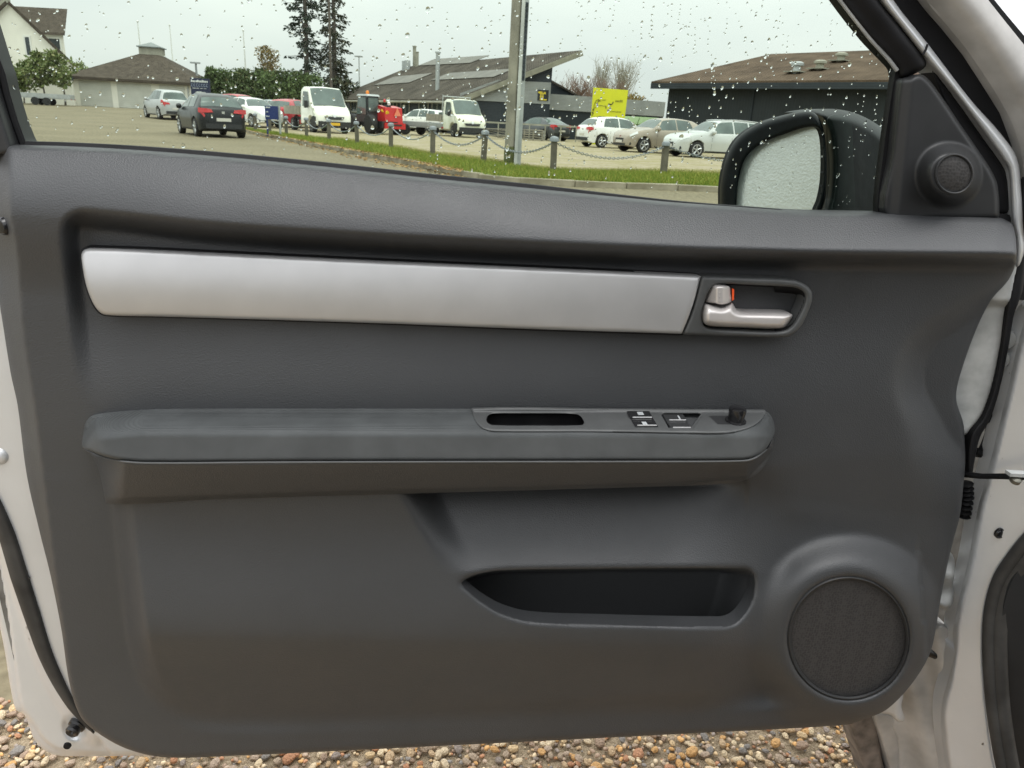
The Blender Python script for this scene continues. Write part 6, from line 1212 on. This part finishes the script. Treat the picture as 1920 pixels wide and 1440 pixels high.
# ---- trailers
def trailer(px_, Y, ang, label, L_, mt, two=True, zb=.55, side=.30):
    b = at(A(px_*1.), A(230.), Y); az = math.atan2(b[0], Y); g = float(GZ(b[0], Y)); t = thing('trailer', (float(b[0]), Y, g+(.05 if px_ > 440 else 0)), label, 'trailer', 'low trailers', rotz=-(az+math.radians(ang))+math.pi/2)
    MB().box(A([0, 0, zb]), (L_, 1.7, .08)).build('bed', mt, t, world=False)
    for s in (1, -1):
        MB().box(A([0, s*.85, zb+side/2+.042]), (L_, .04, side)).build('side_board', mt, t, world=False)
        for x_ in ((-.4, .4) if two else (0,)):
            MB().lathe([(.12, -.08), (.29, -.08), (.30, .08), (.14, .085)], A([x_, s*.95, .30]), A([0, s, 0]), 16).build('wheel', M['tyre'], t, True, world=False)
    MB().box(A([-L_/2-.01, 0, zb+side/2]), (.03, 1.6, side)).build('tailboard', mt, t, world=False)
    for s in (1, -1): MB().box(A([-L_/2-.04, s*.7, zb-.02]), (.03, .2, .08)).build('tail_light', M['tail'], t, world=False)
    MB().tube([A([L_/2, .3, zb-.05]), A([L_/2+1.0, 0, zb-.05]), A([L_/2+1.3, 0, zb-.05])], .04, 5).build('drawbar', M['steel'], t, world=False)
trailer(88, 64, -78, 'low grey flatbed trailer by the white garden wall', 4.2, M['steel'])
trailer(775, 46, -62, 'low galvanised trailer right of the red loader', 3.0, M['steel'], False, .5, .2)
# ---- green containers and clutter
M['green'] = mat('green_skip_paint', (.16, .24, .09), .55, var=.2, vscale=2)
for i, (px_, lb__) in enumerate(((1178, 'green waste container behind the white hatchback'), (1214, 'green waste container nearest the black hall'))):
    b = at(A(px_*1.), A(230.), 49); t = thing('waste_container', (float(b[0]), 49, .05), lb__, 'container', 'green containers', rotz=-.25)
    MB().hexa([A(q) for q in ((-.55, -.5, .1), (.55, -.5, .1), (.55, .6, .1), (-.55, .6, .1))], [A(q) for q in ((-.6, -.65, 1.25), (.6, -.65, 1.25), (.6, .65, 1.25), (-.6, .65, 1.25))]).build('bin', M['green'], t, world=False)
    MB().hexa([A(q) for q in ((-.63, -.70, 1.26), (.63, -.70, 1.26), (.63, .68, 1.26), (-.63, .68, 1.26))], [A(q) for q in ((-.6, -.62, 1.34), (.6, -.62, 1.34), (.6, .6, 1.72), (-.6, .6, 1.72))]).build('lid', M['green'], t, world=False)
    for x_ in (-.3, 0, .3): MB().box(A([x_, -.63, .7]), (.05, .06, 1.0)).build('rib', M['green'], t, world=False)
# long low rail fence in front of the sheds
fa, fb_ = at(A(905.), A(238.), 50), at(A(1110.), A(246.), 50); rf_ = thing('rail_fence', (float((fa[0]+fb_[0])/2), 50, .05), 'low grey rail fence in front of the dark shed', 'fence')
fa[2] = fb_[2] = 0.05
for k_ in range(8):
    q = fa+(fb_-fa)*k_/7; MB().box(q+Z3*.45, (.08, .08, .9)).build('post', M['fascia'], rf_)
MB().box((fa+fb_)/2+Z3*.92, (np.linalg.norm(fb_-fa), .06, .10)).build('rail', M['fascia'], rf_)
q = at(A(1000.), A(250.), 48.5); pl = thing('pallet_stack', (float(q[0]), 48.5, .05), 'grey pallets leaning low by the rail fence', 'pallets')
for k_ in range(5): MB().box(A([0, 0, .08+.13*k_]), (1.3, .9, .05)).build('pallet', M['bedwood'], pl, world=False)
for k_ in range(3): MB().box(A([-.55+.55*k_, 0, .33]), (.09, .85, .62)).build('batten', M['bedwood'], pl, world=False)
q = at(A(930.), A(252.), 47); pk_ = thing('plank_pile', (float(q[0]), 47, .05), 'pile of old planks right of the second truck', 'planks')
for k_ in range(6):
    R_ = np.array(Matrix.Rotation(rng.uniform(-.35, .35), 3, 'Z') @ Matrix.Rotation(rng.uniform(-.12, .25), 3, 'Y')); MB().box(A([rng.uniform(-.3, .3), rng.uniform(-.3, .3), .12+.09*k_]), (2.2, .16, .05), R_).build('plank', M['bedwood'], pk_, world=False)
# ================================================================== RAIN ON THE GLASS
DV = A([0, 0, 1.])
av, af, nv = [], [], 0
def drop(px_, py_, rx, ry, rot, hgt):
    global nv
    c = P(A([px_]), A([py_]), A([GW-.0042]))[0]; n_, m_ = 10, 3; vs_ = [c]; u = DU*math.cos(rot)+DV*math.sin(rot); v = -DU*math.sin(rot)+DV*math.cos(rot); k1, k2 = rng.uniform(-.15, .15, 2)
    rings_ = []
    for i in range(m_+1):
        f = math.cos(i/(m_+.0)*math.pi/2) if i < m_ else 0.0; h = math.sin(i/(m_+.0)*math.pi/2)
        if i == m_: vs_.append(c-DN*hgt+v*(-.12*ry)); break
        for j in range(n_):
            a = 2*math.pi*j/n_; q = 1+k1*math.cos(2*a)+k2*math.sin(3*a); vs_.append(c+u*rx*f*q*math.cos(a)+v*ry*f*q*math.sin(a)-DN*hgt*h)
    fs = [(0, 1+(j+1) % n_, 1+j) for j in range(n_)]
    for i in range(m_-1): fs += [(1+i*n_+j, 1+i*n_+(j+1) % n_, 1+(i+1)*n_+(j+1) % n_, 1+(i+1)*n_+j) for j in range(n_)]
    l = 1+(m_-1)*n_; fs += [(l+j, l+(j+1) % n_, l+n_) for j in range(n_)]
    av.extend(vs_); af.extend(tuple(x+nv for x in f) for f in fs); nv += len(vs_)
DR = A([(5, -20), (1560, -20), (1600, 30), (1680, 130), (1672, 250), (1655, 395), (1350, 378), (1000, 348), (600, 306), (200, 272), (55, 262), (20, 170)], float)
cnt = 0
mmpx = 0.00056
while cnt < 920:
    x = rng.uniform(0, 1690); y = rng.uniform(-15, 395)
    dens = .45+.55*ss(250, 1300, x); dens *= 1-.62*ss(230, 330, y)
    if rng.random() > dens: continue
    i_, d_, _ = poly_near(A([x]), A([y]), DR)
    if not i_[0] or d_[0] < 4: continue
    big = rng.random()
    r = (rng.uniform(.9, 1.6) if big < .60 else rng.uniform(1.6, 2.5) if big < .965 else rng.uniform(2.8, 4.2))*mmpx
    el = rng.uniform(1.0, 1.9); ro = rng.normal(-.35, .3) if y < 140 else rng.normal(-.1, .25)
    drop(x, y, r, r*el, ro, r*rng.uniform(.45, .7)); cnt += 1
    if rng.random() < .10 and x > 700:            # a broken trail below some drops
        yy = y
        for k_ in range(rng.integers(2, 6)):
            yy += rng.uniform(7, 15); rr = rng.uniform(.9, 1.7)*mmpx
            i_, d_, _ = poly_near(A([x+(yy-y)*-.08]), A([yy]), DR)
            if i_[0] and d_[0] > 4: drop(x-(yy-y)*.08+rng.normal(0, 1.2), yy, rr, rr*1.5, 0, rr*.7)
rd_ = ob('raindrops', A(av), af, M['water'], None, True, fix=True); tag(rd_, 'raindrops scattered over the outside of the car window', 'raindrops', kind='stuff')
# drops on the painted metal at the right and left
av, af, nv = [], [], 0
def bead(px_, py_, w, r):
    global nv
    bm = bmesh.new(); bmesh.ops.create_icosphere(bm, subdivisions=2, radius=1); c = P(A([px_]), A([py_]), A([w]))[0]
    R_ = np.stack([DU, DV, DN], 1)
    vs_ = [c+R_ @ (A(v.co)*A([1, 1.25, .45])*r) for v in bm.verts]; fs = [tuple(v.index+nv for v in f.verts) for f in bm.faces]; bm.free(); av.extend(vs_); af.extend(fs); nv += len(vs_)
for (x, y, r) in ((1843, 1395, 3.6), (1786, 1355, 1.6), (1858, 930, 1.4), (1830, 960, 1.2), (1822, 1030, 1.3), (1800, 1160, 1.1), (1880, 860, 1.2), (1893, 700, 1.3), (1905, 640, 1.2), (1850, 1060, 1.0), (1795, 1440, 1.6), (1808, 1300, 1.0), (1815, 1250, 1.0), (1780, 1290, .9)):
    if Wj(A([x*1.]), A([y*1.]))[0] > -1: bead(float(x), float(y), float(Wj(A([x*1.]), A([y*1.]))[0]), r*mmpx)
for (x, y, r) in ((51, 1177, 3.0), (55, 1198, 2.2), (64, 1208, 2.6), (46, 1250, 1.2), (68, 1257, 1.2), (30, 1150, 1.0), (38, 1160, 1.0), (78, 1320, 1.2)):
    bead(float(x), float(y), float(Wsh(A([x*1.]), A([y*1.]))[0]), r*mmpx)
rd2 = ob('water_beads', A(av), af, M['water'], None, True, fix=True); tag(rd2, 'small water beads on the silver paint', 'water beads', kind='stuff')
